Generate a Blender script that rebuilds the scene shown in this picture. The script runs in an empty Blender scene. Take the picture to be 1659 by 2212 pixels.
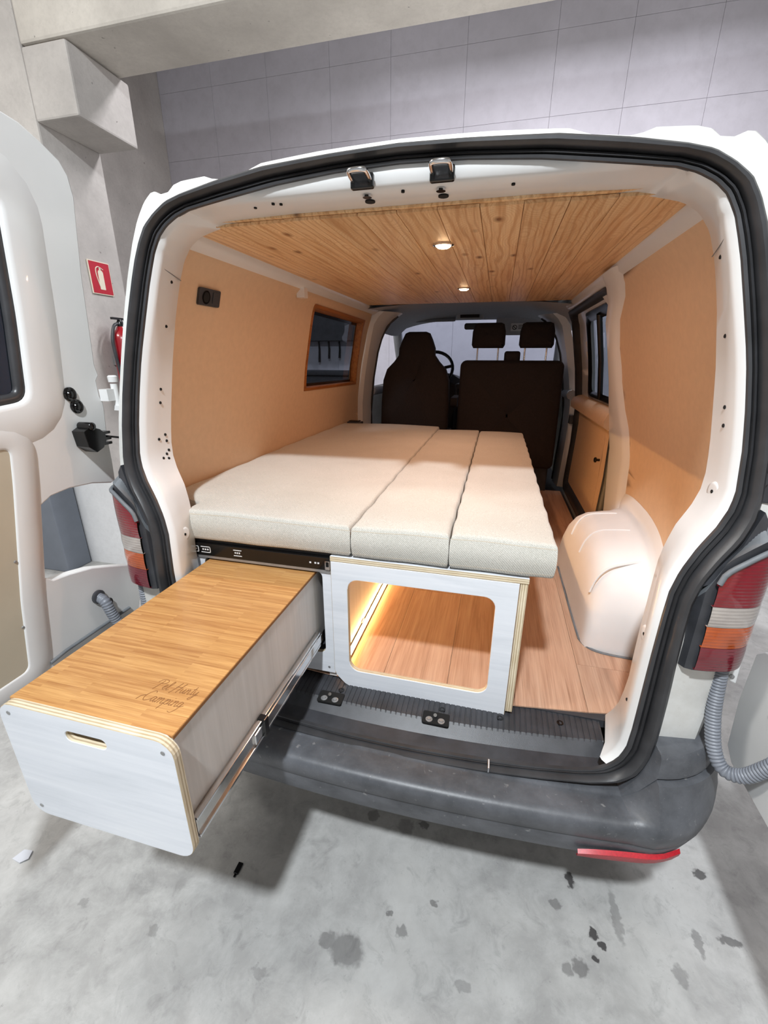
import bpy, bmesh, math, random
from mathutils import Vector, Matrix
random.seed(7)
C = bpy.context.scene.collection
PI = math.pi

# ------------------------------------------------------------ camera, world, lights, exposure
CAM = (0.253, -1.14, 1.65)
_yaw, _pitch, _roll, _f = 0.24804, -0.3429, -0.00315, 926.19
cam = bpy.data.cameras.new('camera')
cam.sensor_fit = 'HORIZONTAL'
cam.sensor_width = 36.0
cam.lens = _f / 1659.0 * 36.0
cam.clip_start = 0.02
cam_ob = bpy.data.objects.new('camera', cam)
C.objects.link(cam_ob)
_R = Matrix.Rotation(_yaw, 3, 'Z') @ Matrix.Rotation(_pitch, 3, 'X') @ Matrix.Rotation(_roll, 3, 'Y')
_M = Matrix((_R.col[0], _R.col[2], -_R.col[1])).transposed()
cam_ob.matrix_world = Matrix.Translation(CAM) @ _M.to_4x4()
bpy.context.scene.camera = cam_ob

world = bpy.data.worlds.new('garage_ambient')
bpy.context.scene.world = world
world.use_nodes = True
world.node_tree.nodes['Background'].inputs[0].default_value = (0.95, 0.97, 1.0, 1)
world.node_tree.nodes['Background'].inputs[1].default_value = 0.42


def area(name, loc, power, size, size_y=None, col=(1, 1, 1), target=None):
    l = bpy.data.lights.new(name, 'AREA')
    l.energy = power
    l.color = col
    l.shape = 'RECTANGLE' if size_y else 'DISK'
    l.size = size
    if size_y:
        l.size_y = size_y
    o = bpy.data.objects.new(name, l)
    C.objects.link(o)
    o.location = loc
    d = Vector(target or (loc[0], loc[1], 0)) - Vector(loc)
    o.rotation_euler = d.to_track_quat('-Z', 'Y').to_euler()
    return o


# garage lamps: one just behind the photographer, two rows under the high ceiling
area('garage_lamp', (0.0, -2.25, 4.2), 195, 0.20, col=(0.90, 0.955, 1.0), target=(0.0, -0.6, 0))
area('garage_lamp', (0.8, 3.2, 4.9), 230, 3.4, 0.5, col=(0.97, 0.96, 1.0))
area('garage_lamp', (-3.2, -1.6, 4.9), 150, 1.6, 0.4, col=(1.0, 0.97, 0.92))

vs = bpy.context.scene.view_settings
vs.view_transform = 'Standard'
vs.look = 'None'
vs.exposure = 0.0
vs.gamma = 1.0
vs.use_curve_mapping = False
cy = bpy.context.scene.cycles
cy.use_denoising = True
cy.max_bounces = 8
cy.diffuse_bounces = 5
cy.glossy_bounces = 4
cy.transmission_bounces = 6
cy.transparent_max_bounces = 8
cy.caustics_reflective = False
cy.caustics_refractive = False
cy.sample_clamp_indirect = 6.0

# ------------------------------------------------------------ materials
def lin(r, g, b):
    def f(c):
        c /= 255.0
        return c / 12.92 if c <= 0.04045 else ((c + 0.055) / 1.055) ** 2.4
    return (f(r), f(g), f(b), 1)


class NT:
    def __init__(self, name):
        self.m = bpy.data.materials.new(name)
        self.m.use_nodes = True
        self.t = self.m.node_tree
        self.b = self.t.nodes['Principled BSDF']
        self.tc = None

    def n(self, typ, **kw):
        nd = self.t.nodes.new(typ)
        for k, v in kw.items():
            setattr(nd, k, v)
        return nd

    def l(self, a, b):
        self.t.links.new(a, b)

    def coord(self, scale=(1, 1, 1), rnd=False, rot=(0, 0, 0)):
        tc = self.n('ShaderNodeTexCoord')
        mp = self.n('ShaderNodeMapping')
        mp.inputs['Scale'].default_value = scale
        mp.inputs['Rotation'].default_value = rot
        self.l(tc.outputs['Object'], mp.inputs['Vector'])
        if rnd:
            oi = self.n('ShaderNodeObjectInfo')
            mu = self.n('ShaderNodeMath', operation='MULTIPLY')
            mu.inputs[1].default_value = 37.0
            self.l(oi.outputs['Random'], mu.inputs[0])
            cb = self.n('ShaderNodeCombineXYZ')
            for i in range(3):
                self.l(mu.outputs[0], cb.inputs[i])
            self.l(cb.outputs[0], mp.inputs['Location'])
        return mp.outputs[0]

    def noise(self, co, scale=5, detail=4, rough=.55, dist=0.0):
        nd = self.n('ShaderNodeTexNoise')
        nd.inputs['Scale'].default_value = scale
        nd.inputs['Detail'].default_value = detail
        nd.inputs['Roughness'].default_value = rough
        nd.inputs['Distortion'].default_value = dist
        if co is not None:
            self.l(co, nd.inputs['Vector'])
        return nd.outputs['Fac']

    def ramp(self, fac, stops):
        r = self.n('ShaderNodeValToRGB')
        e = r.color_ramp.elements
        while len(e) < len(stops):
            e.new(0.5)
        for i, (p, c) in enumerate(stops):
            e[i].position = p
            e[i].color = c if len(c) == 4 else (*c, 1)
        self.l(fac, r.inputs['Fac'])
        return r.outputs['Color']

    def mix(self, fac, a, b, mode='MIX'):
        m = self.n('ShaderNodeMix', data_type='RGBA', blend_type=mode)
        for s, v in ((m.inputs[0], fac), (m.inputs[6], a), (m.inputs[7], b)):
            if isinstance(v, (int, float)):
                s.default_value = v
            elif isinstance(v, tuple):
                s.default_value = v
            else:
                self.l(v, s)
        return m.outputs[2]

    def bump(self, h, strength=.3, dist=.002):
        b = self.n('ShaderNodeBump')
        b.inputs['Strength'].default_value = strength
        b.inputs['Distance'].default_value = dist
        self.l(h, b.inputs['Height'])
        self.l(b.outputs[0], self.b.inputs['Normal'])

    def col(self, c):
        if isinstance(c, tuple):
            self.b.inputs['Base Color'].default_value = c
        else:
            self.l(c, self.b.inputs['Base Color'])

    def set(self, **kw):
        names = dict(rough='Roughness', metal='Metallic', coat='Coat Weight', trans='Transmission Weight', ior='IOR',
                     spec='Specular IOR Level', estr='Emission Strength', ecol='Emission Color', sheen='Sheen Weight', alpha='Alpha',
                     coatr='Coat Roughness')
        for k, v in kw.items():
            self.b.inputs[names[k]].default_value = v
        return self


def plain(name, c, rough=.5, metal=0.0, coat=0.0, var=0.08, vs_=30, bump=0.0, bs=200, spec=.5):
    t = NT(name)
    co = t.coord()
    if var:
        f = t.noise(co, vs_, 5)
        d = (c[0] * (1 - var), c[1] * (1 - var), c[2] * (1 - var), 1)
        e = (min(1, c[0] * (1 + var)), min(1, c[1] * (1 + var)), min(1, c[2] * (1 + var)), 1)
        t.col(t.ramp(f, [(.3, d), (.7, e)]))
    else:
        t.col(c)
    if bump:
        t.bump(t.noise(co, bs, 3), bump, .001)
    t.set(rough=rough, metal=metal, coat=coat, spec=spec)
    return t.m


M = {}
M['white_paint'] = plain('white_paint', lin(221, 221, 220), .32, coat=.3, var=.02, vs_=6)
def _dirty():
    t = NT('dusty_white_paint')
    co = t.coord()
    f = t.noise(co, 4, 8, .7)
    g = t.noise(co, 60, 6, .7)
    c = t.ramp(f, [(.35, lin(204, 202, 196)), (.62, lin(224, 224, 221))])
    t.col(t.mix(t.ramp(g, [(.62, (0, 0, 0)), (.75, (.35, .35, .35))]), c, lin(150, 145, 135)))
    t.set(rough=.38, coat=.2)
    return t.m
M['white_dusty'] = _dirty()
M['white_matte'] = plain('white_primer_paint', lin(218, 217, 216), .6, var=.04, vs_=5)
M['rubber'] = plain('seal_rubber', lin(52, 52, 54), .38, var=.25, vs_=14, bump=.1)
M['black_plastic'] = plain('black_plastic', lin(56, 57, 61), .42, var=.25, vs_=20, bump=.25, bs=500)
M['black_gloss'] = plain('black_gloss', lin(14, 14, 15), .2, var=0)
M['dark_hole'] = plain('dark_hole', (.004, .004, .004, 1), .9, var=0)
def _bumper():
    t = NT('scuffed_bumper_plastic')
    co = t.coord()
    f = t.noise(co, 7, 8, .65)
    g = t.noise(t.coord((30, 6, 30)), 3, 6, .7, 1.5)
    h = t.noise(co, 120, 3)
    c = t.ramp(f, [(.3, lin(58, 60, 64)), (.7, lin(98, 100, 105))])
    c = t.mix(t.ramp(g, [(.62, (0, 0, 0)), (.76, (.6, .6, .6))]), c, lin(158, 158, 158))
    c = t.mix(t.ramp(t.noise(co, 45, 2), [(.68, (0, 0, 0)), (.75, (.4, .4, .4))]), c, lin(160, 160, 158))
    t.col(c)
    t.bump(h, .25, .001)
    t.set(rough=.42)
    return t.m
M['bumper'] = _bumper()
M['dusty_plastic'] = plain('dusty_grey_plastic', lin(112, 116, 120), .6, var=.3, vs_=12, bump=.2)
M['chrome'] = plain('chrome', (.75, .75, .76, 1), .12, 1.0, var=0)
M['steel'] = plain('steel_rail', (.62, .60, .57, 1), .25, 1.0, var=.1)
M['grey_metal'] = plain('grey_metal', lin(160, 160, 160), .4, .6, var=.1)
M['lens_red'] = plain('lens_red', lin(122, 8, 26), .12, coat=1, var=.15, vs_=25)
M['lens_dark_red'] = plain('lens_dark_red', lin(104, 12, 30), .15, coat=1, var=.15, vs_=25)
M['lens_orange'] = plain('lens_orange', lin(172, 74, 16), .12, coat=1, var=.15, vs_=25)
M['lens_clear'] = plain('lens_clear', lin(168, 160, 154), .15, coat=1, var=.12, vs_=25)
for k in ('lens_red', 'lens_orange', 'lens_clear', 'lens_dark_red'):   # moulded horizontal ribs
    m = M[k]; nt = m.node_tree
    tc = nt.nodes.new('ShaderNodeTexCoord'); wv = nt.nodes.new('ShaderNodeTexWave'); bp = nt.nodes.new('ShaderNodeBump')
    wv.wave_type = 'BANDS'; wv.bands_direction = 'Z'; wv.inputs['Scale'].default_value = 38
    bp.inputs['Strength'].default_value = .35; bp.inputs['Distance'].default_value = .0015
    nt.links.new(tc.outputs['Object'], wv.inputs['Vector']); nt.links.new(wv.outputs['Fac'], bp.inputs['Height'])
    nt.links.new(bp.outputs[0], nt.nodes['Principled BSDF'].inputs['Normal'])
M['reflector'] = plain('reflector_red', lin(176, 16, 34), .4, coat=.1, var=.2, vs_=200)
M['lining'] = plain('tan_board_lining', lin(208, 178, 146), .55, var=.04, vs_=40)
M['door_board'] = plain('beige_board', lin(190, 180, 160), .55, var=.04, vs_=10)


def wood(name, c_dark, c_mid, c_light, axis='Y', stretch=14, scale=3.0, rough=.45, knots=False, fine=60, coat=0.0, rnd=True, bump=.15):
    t = NT(name)
    s = [stretch, stretch, stretch]
    s['XYZ'.index(axis)] = 1.0
    co = t.coord(tuple(s), rnd=rnd)
    f = t.noise(co, scale, 8, .62, .6)
    s2 = [fine * 4, fine * 4, fine * 4]
    s2['XYZ'.index(axis)] = fine / 14.0
    g = t.noise(t.coord(tuple(s2), rnd=rnd), 1.0, 3)
    c = t.ramp(f, [(.28, c_dark), (.5, c_mid), (.72, c_light)])
    c = t.mix(.35, c, t.ramp(g, [(.3, c_dark), (.7, c_light)]))
    if knots:
        co2 = t.coord(tuple(9.0 if a != axis else 4.6 for a in 'XYZ'), rnd=rnd)
        v = t.n('ShaderNodeTexVoronoi', feature='F1')
        v.inputs['Scale'].default_value = 1.0
        t.l(co2, v.inputs['Vector'])
        k = t.ramp(v.outputs['Distance'], [(.04, (.9, .9, .9)), (.15, (0, 0, 0))])
        c = t.mix(k, c, lin(112, 66, 30))
        ri = t.n('ShaderNodeMath', operation='SINE')
        mu = t.n('ShaderNodeMath', operation='MULTIPLY_ADD')
        t.l(v.outputs['Distance'], mu.inputs[0])
        mu.inputs[1].default_value = 95.0
        t.l(f, mu.inputs[2])
        t.l(mu.outputs[0], ri.inputs[0])
        rr = t.ramp(ri.outputs[0], [(.55, (0, 0, 0)), (1.0, (.38, .38, .38))])
        c = t.mix(rr, c, c_dark)
        s3 = [1.0, 1.0, 1.0]
        s3['XYZ'.index(axis)] = .10
        wv = t.n('ShaderNodeTexWave', wave_type='BANDS', bands_direction='X')
        for k_, v_ in (('Scale', 13), ('Distortion', 14), ('Detail', 3), ('Detail Scale', .8), ('Detail Roughness', .6)):
            wv.inputs[k_].default_value = v_
        t.l(t.coord(tuple(s3), rnd=rnd), wv.inputs['Vector'])
        c = t.mix(t.ramp(wv.outputs['Fac'], [(.62, (0, 0, 0)), (1.0, (.42, .42, .42))]), c, lin(176, 116, 64))
    if rnd:
        oi = t.n('ShaderNodeObjectInfo')
        c = t.mix(1.0, c, t.ramp(oi.outputs['Random'], [(0, (.86, .85, .84)), (1, (1.0, 1.0, 1.0))]), 'MULTIPLY')
    t.col(c)
    t.bump(g, bump, .001)
    t.set(rough=rough, coat=coat)
    return t.m


M['pine'] = wood('pine_board', lin(204, 152, 100), lin(236, 196, 146), lin(244, 214, 170), 'Y', 11, 2.2, .4, knots=True)
M['vinyl'] = wood('oak_vinyl_plank', lin(160, 120, 96), lin(200, 160, 134), lin(218, 182, 156), 'Y', 16, 2.2, .42, coat=.1)
def _bamboo():
    t = NT('bamboo_worktop')
    tc = t.n('ShaderNodeTexCoord')
    br = t.n('ShaderNodeTexBrick')
    br.offset = .37
    for k, v in (('Scale', 1.0), ('Mortar Size', 0.0), ('Brick Width', .26), ('Row Height', .0062), ('Bias', .1)):
        br.inputs[k].default_value = v
    br.inputs['Color1'].default_value = lin(222, 172, 108)
    br.inputs['Color2'].default_value = lin(160, 104, 54)
    t.l(tc.outputs['Object'], br.inputs['Vector'])
    f = t.noise(t.coord((4, 60, 1)), 2.2, 8, .6, .4)
    c = t.mix(.5, br.outputs['Color'], t.ramp(f, [(.3, lin(162, 108, 56)), (.55, lin(200, 148, 88)), (.75, lin(226, 180, 120))]))
    g = t.noise(t.coord((10, 420, 1)), 1.0, 3)
    c = t.mix(.25, c, t.ramp(g, [(.3, lin(140, 90, 46)), (.7, lin(228, 184, 124))]))
    t.col(c)
    t.bump(g, .1, .001)
    t.set(rough=.4, coat=.12)
    return t.m
M['bamboo'] = _bamboo() or wood('bamboo_worktop', lin(160, 108, 56), lin(203, 152, 92), lin(224, 180, 122), 'X', 26, 2.6, .38, fine=40, coat=.15, rnd=False)
M['walnut_frame'] = wood('varnished_wood_frame', lin(112, 62, 26), lin(160, 98, 46), lin(184, 122, 64), 'Y', 14, 3, .4)
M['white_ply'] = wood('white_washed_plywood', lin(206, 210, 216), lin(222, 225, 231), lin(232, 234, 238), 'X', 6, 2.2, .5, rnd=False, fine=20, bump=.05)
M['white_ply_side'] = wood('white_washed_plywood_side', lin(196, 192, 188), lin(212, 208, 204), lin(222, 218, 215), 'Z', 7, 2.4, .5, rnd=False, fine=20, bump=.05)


def plyedge(name, axis):
    t = NT(name)
    wv = t.n('ShaderNodeTexWave', wave_type='BANDS', bands_direction=axis)
    wv.inputs['Scale'].default_value = 46
    wv.inputs['Distortion'].default_value = .6
    co = t.coord()
    t.l(co, wv.inputs['Vector'])
    c = t.ramp(wv.outputs['Fac'], [(.25, lin(168, 146, 112)), (.6, lin(226, 212, 184))])
    f = t.noise(co, 20, 4)
    t.col(t.mix(.3, c, t.ramp(f, [(.3, lin(190, 170, 140)), (.7, lin(238, 228, 206))])))
    t.set(rough=.6)
    return t.m


M['edge_y'] = plyedge('plywood_edge_y', 'Y')
M['edge_z'] = plyedge('plywood_edge_z', 'Z')
M['edge_x'] = plyedge('plywood_edge_x', 'X')


def _fabric():
    t = NT('oat_woven_fabric')
    co = t.coord()
    f = t.noise(co, 9, 3)
    g = t.noise(t.coord((1, 1, 1)), 420, 2)
    c = t.ramp(g, [(.3, lin(168, 165, 156)), (.7, lin(213, 210, 202))])
    t.col(t.mix(.25, c, t.ramp(f, [(.3, lin(188, 185, 175)), (.7, lin(207, 204, 196))])))
    wv = t.n('ShaderNodeTexWave', wave_type='BANDS', bands_direction='DIAGONAL')
    wv.inputs['Scale'].default_value = 90
    t.l(co, wv.inputs['Vector'])
    t.bump(wv.outputs['Fac'], .35, .0015)
    t.set(rough=.9, sheen=.2, spec=.2)
    return t.m


M['fabric'] = _fabric()
M['seam'] = plain('fabric_piping', lin(190, 178, 160), .9, var=.1)
M['seat_fabric'] = plain('dark_seat_fabric', lin(38, 30, 28), .85, var=.2, vs_=80, bump=.2)
M['headliner'] = plain('grey_headliner', lin(176, 180, 186), .9, var=.05, vs_=60)
M['dash'] = plain('dashboard_plastic', lin(40, 42, 46), .6, var=.1)
M['emit_warm'] = NT('warm_lamp').set(ecol=(1, .66, .36, 1), estr=26).m
M['emit_led'] = NT('warm_led_strip').set(ecol=(1, .54, .2, 1), estr=125).m


def glass(name, tint, rough=0.0, alpha=.25):
    t = NT(name)
    t.t.nodes.remove(t.b)
    out = t.t.nodes['Material Output']
    tr = t.n('ShaderNodeBsdfTransparent'); tr.inputs[0].default_value = tint
    gl = t.n('ShaderNodeBsdfGlossy'); gl.inputs['Roughness'].default_value = .02
    fr = t.n('ShaderNodeFresnel'); ge = t.n('ShaderNodeNewGeometry'); io = t.n('ShaderNodeMath', operation='MULTIPLY_ADD')
    io.inputs[1].default_value = -.8333; io.inputs[2].default_value = 1.5      # same reflection seen from either side of the pane
    t.l(ge.outputs['Backfacing'], io.inputs[0]); t.l(io.outputs[0], fr.inputs[0])
    mx = t.n('ShaderNodeMixShader')
    t.l(fr.outputs[0], mx.inputs[0]); t.l(tr.outputs[0], mx.inputs[1]); t.l(gl.outputs[0], mx.inputs[2])
    t.l(mx.outputs[0], out.inputs[0])
    return t.m


M['glass_clear'] = glass('windscreen_glass', (.56, .60, .67, 1))
M['glass_tint'] = glass('tinted_glass', (.34, .38, .43, 1))


def concrete(name, c1, c2, scale=1.2, stain=0.0, rough=.75, bump=.4, holes=True, speck=None):
    t = NT(name)
    co = t.coord()
    f = t.noise(co, scale, 9, .62)
    g = t.noise(co, scale * 18, 6, .7)
    c = t.ramp(f, [(.32, c1), (.68, c2)])
    d = (c1[0] * .86, c1[1] * .86, c1[2] * .86, 1)
    c = t.mix(t.ramp(g, [(.45, (0, 0, 0)), (.75, (.35, .35, .35))]), c, d)
    if holes:
        h = t.noise(co, 26, 2, .5)
        c = t.mix(t.ramp(h, [(.74, (0, 0, 0)), (.80, (.75, .75, .75))]), c, lin(84, 78, 72))
    if stain:
        s = t.noise(co, 4.6, 3, .6, .8)
        s2 = t.noise(co, 1.1, 2, .5)
        m1 = t.ramp(s, [(.69, (0, 0, 0)), (.73, (stain, stain, stain))])
        m2 = t.ramp(s2, [(.42, (0, 0, 0)), (.58, (1, 1, 1))])
        k = t.mix(1.0, m1, m2, 'MULTIPLY')
        c = t.mix(k, c, lin(92, 90, 88))
        s3 = t.noise(co, 17, 2, .5, .3)
        k3 = t.mix(1.0, t.ramp(s3, [(.76, (0, 0, 0)), (.78, (.8, .8, .8))]), t.ramp(t.noise(co, .8, 1), [(.5, (0, 0, 0)), (.6, (1, 1, 1))]), 'MULTIPLY')
        c = t.mix(k3, c, lin(48, 46, 46))
    t.col(c)
    t.bump(g, bump, .004)
    t.set(rough=rough)
    return t.m


STAINS = [(-.038, -.429, .044, .036, .55), (-.097, -.421, .026, .017, .5), (.113, -.347, .016, .015, .5), (-.066, -.027, .019, .02, .5), (.062, -.037, .026, .026, .4), (.127, -.015, .015, .011, .6), (.196, -.248, .011, .008, .6), (.066, -.312, .011, .007, .6), (.575, -.157, .016, .012, .5), (.631, -.067, .011, .022, 1), (.681, -.206, .010, .014, 1), (.699, -.235, .010, .008, 1), (.674, -.268, .008, .007, 1), (.629, -.299, .019, .021, .6), (.592, -.313, .015, .015, .5), (.757, -.145, .013, .06, .4), (1.074, -.125, .03, .011, .7), (.982, -.153, .012, .03, .5), (.903, -.247, .017, .022, .4), (1.062, .055, .018, .014, .9), (-.263, -.537, .02, .012, .3), (-.627, -.533, .015, .012, .3), (-.895, -.528, .014, .01, .3), (-1.69, -.09, .02, .014, .5), (.303, -.422, .018, .013, .35)]
def _floor():
    t = NT('garage_floor_concrete')
    co = t.coord()
    f = t.noise(co, 1.7, 9, .66, .4)
    c = t.ramp(f, [(.30, lin(136, 136, 135)), (.5, lin(165, 164, 162)), (.70, lin(190, 189, 186))])
    g = t.noise(co, 9, 8, .72, .3)
    c = t.mix(t.ramp(g, [(.42, (.0, .0, .0)), (.68, (.55, .55, .55))]), c, lin(196, 196, 194))
    g2 = t.noise(co, 14, 7, .7, .8)
    c = t.mix(t.ramp(g2, [(.54, (0, 0, 0)), (.74, (.55, .55, .55))]), c, lin(124, 123, 122))
    g3 = t.noise(co, 55, 4, .7)
    c = t.mix(t.ramp(g3, [(.64, (0, 0, 0)), (.74, (.55, .55, .55))]), c, lin(118, 117, 115))
    # individual oil drips and scuffs, each where it lies
    wn = t.n('ShaderNodeTexNoise')
    wn.inputs['Scale'].default_value = 55; wn.inputs['Detail'].default_value = 4
    t.l(co, wn.inputs['Vector'])
    va = t.n('ShaderNodeVectorMath', operation='MULTIPLY_ADD')
    va.inputs[1].default_value = (.034, .034, 0); t.l(wn.outputs['Color'], va.inputs[0]); t.l(co, va.inputs[2])
    acc = None
    for x, y, rx, ry, k in STAINS:
        m = t.n('ShaderNodeMapping', vector_type='TEXTURE')
        m.inputs['Location'].default_value = (x + .017, y + .017, 0)
        m.inputs['Scale'].default_value = (rx * 1.25, ry * 1.25, 1)
        t.l(va.outputs[0], m.inputs['Vector'])
        ln = t.n('ShaderNodeVectorMath', operation='LENGTH'); t.l(m.outputs[0], ln.inputs[0])
        mr = t.n('ShaderNodeMapRange'); mr.inputs[1].default_value = 1.05; mr.inputs[2].default_value = .75
        mr.inputs[3].default_value = 0; mr.inputs[4].default_value = k
        t.l(ln.outputs['Value'], mr.inputs[0])
        if acc is None:
            acc = mr.outputs[0]
        else:
            mx = t.n('ShaderNodeMath', operation='MAXIMUM'); t.l(acc, mx.inputs[0]); t.l(mr.outputs[0], mx.inputs[1]); acc = mx.outputs[0]
    pr = t.n('ShaderNodeMath', operation='MULTIPLY'); pr.inputs[1].default_value = .95; t.l(acc, pr.inputs[0])
    c = t.mix(pr.outputs[0], c, lin(62, 60, 60))
    t.col(c)
    t.bump(g, .2, .003)
    t.set(rough=.62)
    return t.m
M['floor_concrete'] = _floor()
M['wall_concrete'] = concrete('lavender_grey_wall', lin(178, 176, 184), lin(202, 200, 210), .5, rough=.85, bump=.15, holes=False)
M['joint'] = plain('wall_joint', lin(140, 138, 145), .9, var=.3, vs_=8)
M['beam_concrete'] = concrete('beam_concrete', lin(184, 178, 170), lin(212, 206, 197), 2.0, rough=.85, bump=.5)
M['column_concrete'] = concrete('column_concrete', lin(172, 167, 163), lin(200, 195, 190), 2.0, rough=.85, bump=.5)
M['grey_blue_paint'] = plain('blue_grey_paint', lin(112, 118, 128), .5, var=.08, vs_=6)
M['white_wall'] = concrete('white_wall_paint', lin(205, 206, 208), lin(222, 223, 225), 1.5, rough=.8, bump=.2, holes=False)
M['sign_red'] = plain('sign_red', lin(178, 22, 44), .45, var=.05)
M['sign_cream'] = plain('sign_cream', lin(226, 216, 196), .5, var=.03)
M['ext_red'] = plain('extinguisher_red', lin(150, 16, 30), .3, coat=.5, var=.05)
M['grey_conduit'] = plain('grey_conduit', lin(120, 124, 132), .45, var=.08)
M['burn'] = plain('laser_engraving', lin(142, 96, 52), .7, var=.1)
M['paper'] = plain('paper', lin(196, 198, 205), .8, var=.04)
M['print_white'] = plain('white_print', lin(225, 225, 225), .6, var=0)
M['print_dark'] = plain('dark_print', lin(40, 40, 40), .6, var=0)

# ------------------------------------------------------------ mesh helpers
class MB:
    def __init__(s):
        s.v, s.f, s.mi = [], [], []

    def face(s, pts, mi=0):
        i = len(s.v)
        s.v += [tuple(p) for p in pts]
        s.f.append(tuple(range(i, i + len(pts))))
        s.mi.append(mi)

    def box(s, x0, x1, y0, y1, z0, z1, mi=0):
        i = len(s.v)
        s.v += [(x, y, z) for z in (z0, z1) for y in (y0, y1) for x in (x0, x1)]
        for q in ((0, 2, 3, 1), (4, 5, 7, 6), (0, 1, 5, 4), (1, 3, 7, 5), (3, 2, 6, 7), (2, 0, 4, 6)):
            s.f.append(tuple(i + k for k in q)); s.mi.append(mi)
        return s

    def loft(s, rings, closed=True, caps=False, mi=0, mis=None):
        i = len(s.v)
        n = len(rings[0])
        for r in rings:
            s.v += [tuple(p) for p in r]
        for a in range(len(rings) - 1):
            for b in range(n if closed else n - 1):
                c = (b + 1) % n
                s.f.append((i + a * n + b, i + a * n + c, i + (a + 1) * n + c, i + (a + 1) * n + b))
                s.mi.append(mis[a] if mis else mi)
        if caps:
            s.f.append(tuple(i + k for k in reversed(range(n)))); s.mi.append(mi)
            s.f.append(tuple(i + (len(rings) - 1) * n + k for k in range(n))); s.mi.append(mi)
        return s

    def tube(s, path, r, n=10, mi=0, caps=True):
        P = [Vector(p) for p in path]
        R = r if isinstance(r, (list, tuple)) else [r] * len(P)
        rings = []
        up = None
        for k, p in enumerate(P):
            t = (P[min(k + 1, len(P) - 1)] - P[max(k - 1, 0)]).normalized()
            if up is None:
                up = Vector((0, 0, 1)) if abs(t.z) < .9 else Vector((1, 0, 0))
            a = t.cross(up)
            if a.length < 1e-6:
                a = t.cross(Vector((0, 1, 0)))
            a.normalize()
            b = a.cross(t).normalized()
            up = b
            rings.append([p + R[k] * (math.cos(2 * PI * j / n) * a + math.sin(2 * PI * j / n) * b) for j in range(n)])
        return s.loft(rings, True, caps, mi)

    def cyl(s, p0, p1, r, n=20, mi=0):
        return s.tube([p0, p1], r, n, mi)

    def lathe(s, o, axis, prof, n=24, mi=0):
        """prof: (radius, distance along axis)"""
        o = Vector(o); ax = Vector(axis).normalized()
        u = ax.orthogonal().normalized(); w = ax.cross(u)
        rings = [[o + ax * d + max(r, 1e-5) * (math.cos(2 * PI * j / n) * u + math.sin(2 * PI * j / n) * w) for j in range(n)] for r, d in prof]
        return s.loft(rings, True, True, mi)

    def prism(s, outer, a, b, fn, holes=(), mi=0, mside=None):
        """outer, holes: 2-D loops; fn(u, v, d) -> xyz; faces at d=a and d=b"""
        mside = mi if mside is None else mside
        bm = bmesh.new()
        es = []
        for loop in [outer] + list(holes):
            vv = [bm.verts.new((p[0], p[1], 0)) for p in loop]
            for k in range(len(vv)):
                es.append(bm.edges.new((vv[k], vv[(k + 1) % len(vv)])))
        bmesh.ops.triangle_fill(bm, use_beauty=True, use_dissolve=False, edges=es, normal=(0, 0, 1))
        bm.verts.index_update()
        base = [(v.co.x, v.co.y) for v in bm.verts]
        tris = [[v.index for v in f.verts] for f in bm.faces]
        bm.free()
        for d, rev in ((a, False), (b, True)):
            i = len(s.v)
            s.v += [tuple(fn(u, v, d)) for u, v in base]
            for t in tris:
                s.f.append(tuple(i + k for k in (reversed(t) if rev else t))); s.mi.append(mi)
        for loop in [outer] + list(holes):
            s.loft([[fn(u, v, a) for u, v in loop], [fn(u, v, b) for u, v in loop]], True, False, mside)
        return s

    def build(s, name, mats, parent=None, bevel=0.0, smooth=None, segs=2, kind=None, recalc=True):
        me = bpy.data.meshes.new(name)
        me.from_pydata(s.v, [], s.f)
        if not isinstance(mats, (list, tuple)):
            mats = [mats]
        for m in mats:
            me.materials.append(M[m] if isinstance(m, str) else m)
        for p, k in zip(me.polygons, s.mi):
            p.material_index = k
        if recalc:
            bm = bmesh.new(); bm.from_mesh(me)
            bmesh.ops.remove_doubles(bm, verts=bm.verts, dist=1e-6)
            bmesh.ops.recalc_face_normals(bm, faces=bm.faces)
            bm.to_mesh(me); bm.free()
        if smooth is not None:
            for p in me.polygons:
                p.use_smooth = True
            if smooth < 179:
                me.set_sharp_from_angle(angle=math.radians(smooth))
        o = bpy.data.objects.new(name, me)
        C.objects.link(o)
        attach(o, parent)
        if bevel:
            md = o.modifiers.new('bevel', 'BEVEL')
            md.width = bevel; md.segments = segs; md.limit_method = 'ANGLE'; md.angle_limit = math.radians(40)
            md.harden_normals = False
        if kind:
            o['kind'] = kind
        return o


ORG = {}


def attach(o, parent):
    if parent is not None:
        o.parent = parent
        o.matrix_parent_inverse = Matrix.Translation(ORG.get(parent.name, (0, 0, 0))).inverted()


def tag(o, label, cat, group=None):
    o['label'] = label; o['category'] = cat
    if group:
        o['group'] = group
    return o


def thing(name, loc, label, cat, group=None):
    o = bpy.data.objects.new(name, None)
    C.objects.link(o)
    o.location = loc
    ORG[o.name] = Vector(loc)
    o.empty_display_size = .1
    return tag(o, label, cat, group)


def note(o, label):
    o['label'] = label
    return o


def rrect(u0, u1, v0, v1, r, n=6):
    rs = r if isinstance(r, (list, tuple)) else [r] * 4     # order: (u0,v0),(u1,v0),(u1,v1),(u0,v1)
    out = []
    for (cu, cv, a0), rr in zip(((u0, v0, PI), (u1, v0, 1.5 * PI), (u1, v1, 0), (u0, v1, .5 * PI)), rs):
        ccu = cu + (rr if cu == u0 else -rr); ccv = cv + (rr if cv == v0 else -rr)
        for k in range(n + 1):
            a = a0 + k / n * PI / 2
            out.append((ccu + rr * math.cos(a), ccv + rr * math.sin(a)))
    return out


XZ = lambda u, v, d: (u, d, v)
YZ = lambda u, v, d: (d, u, v)
XY = lambda u, v, d: (u, v, d)


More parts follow.
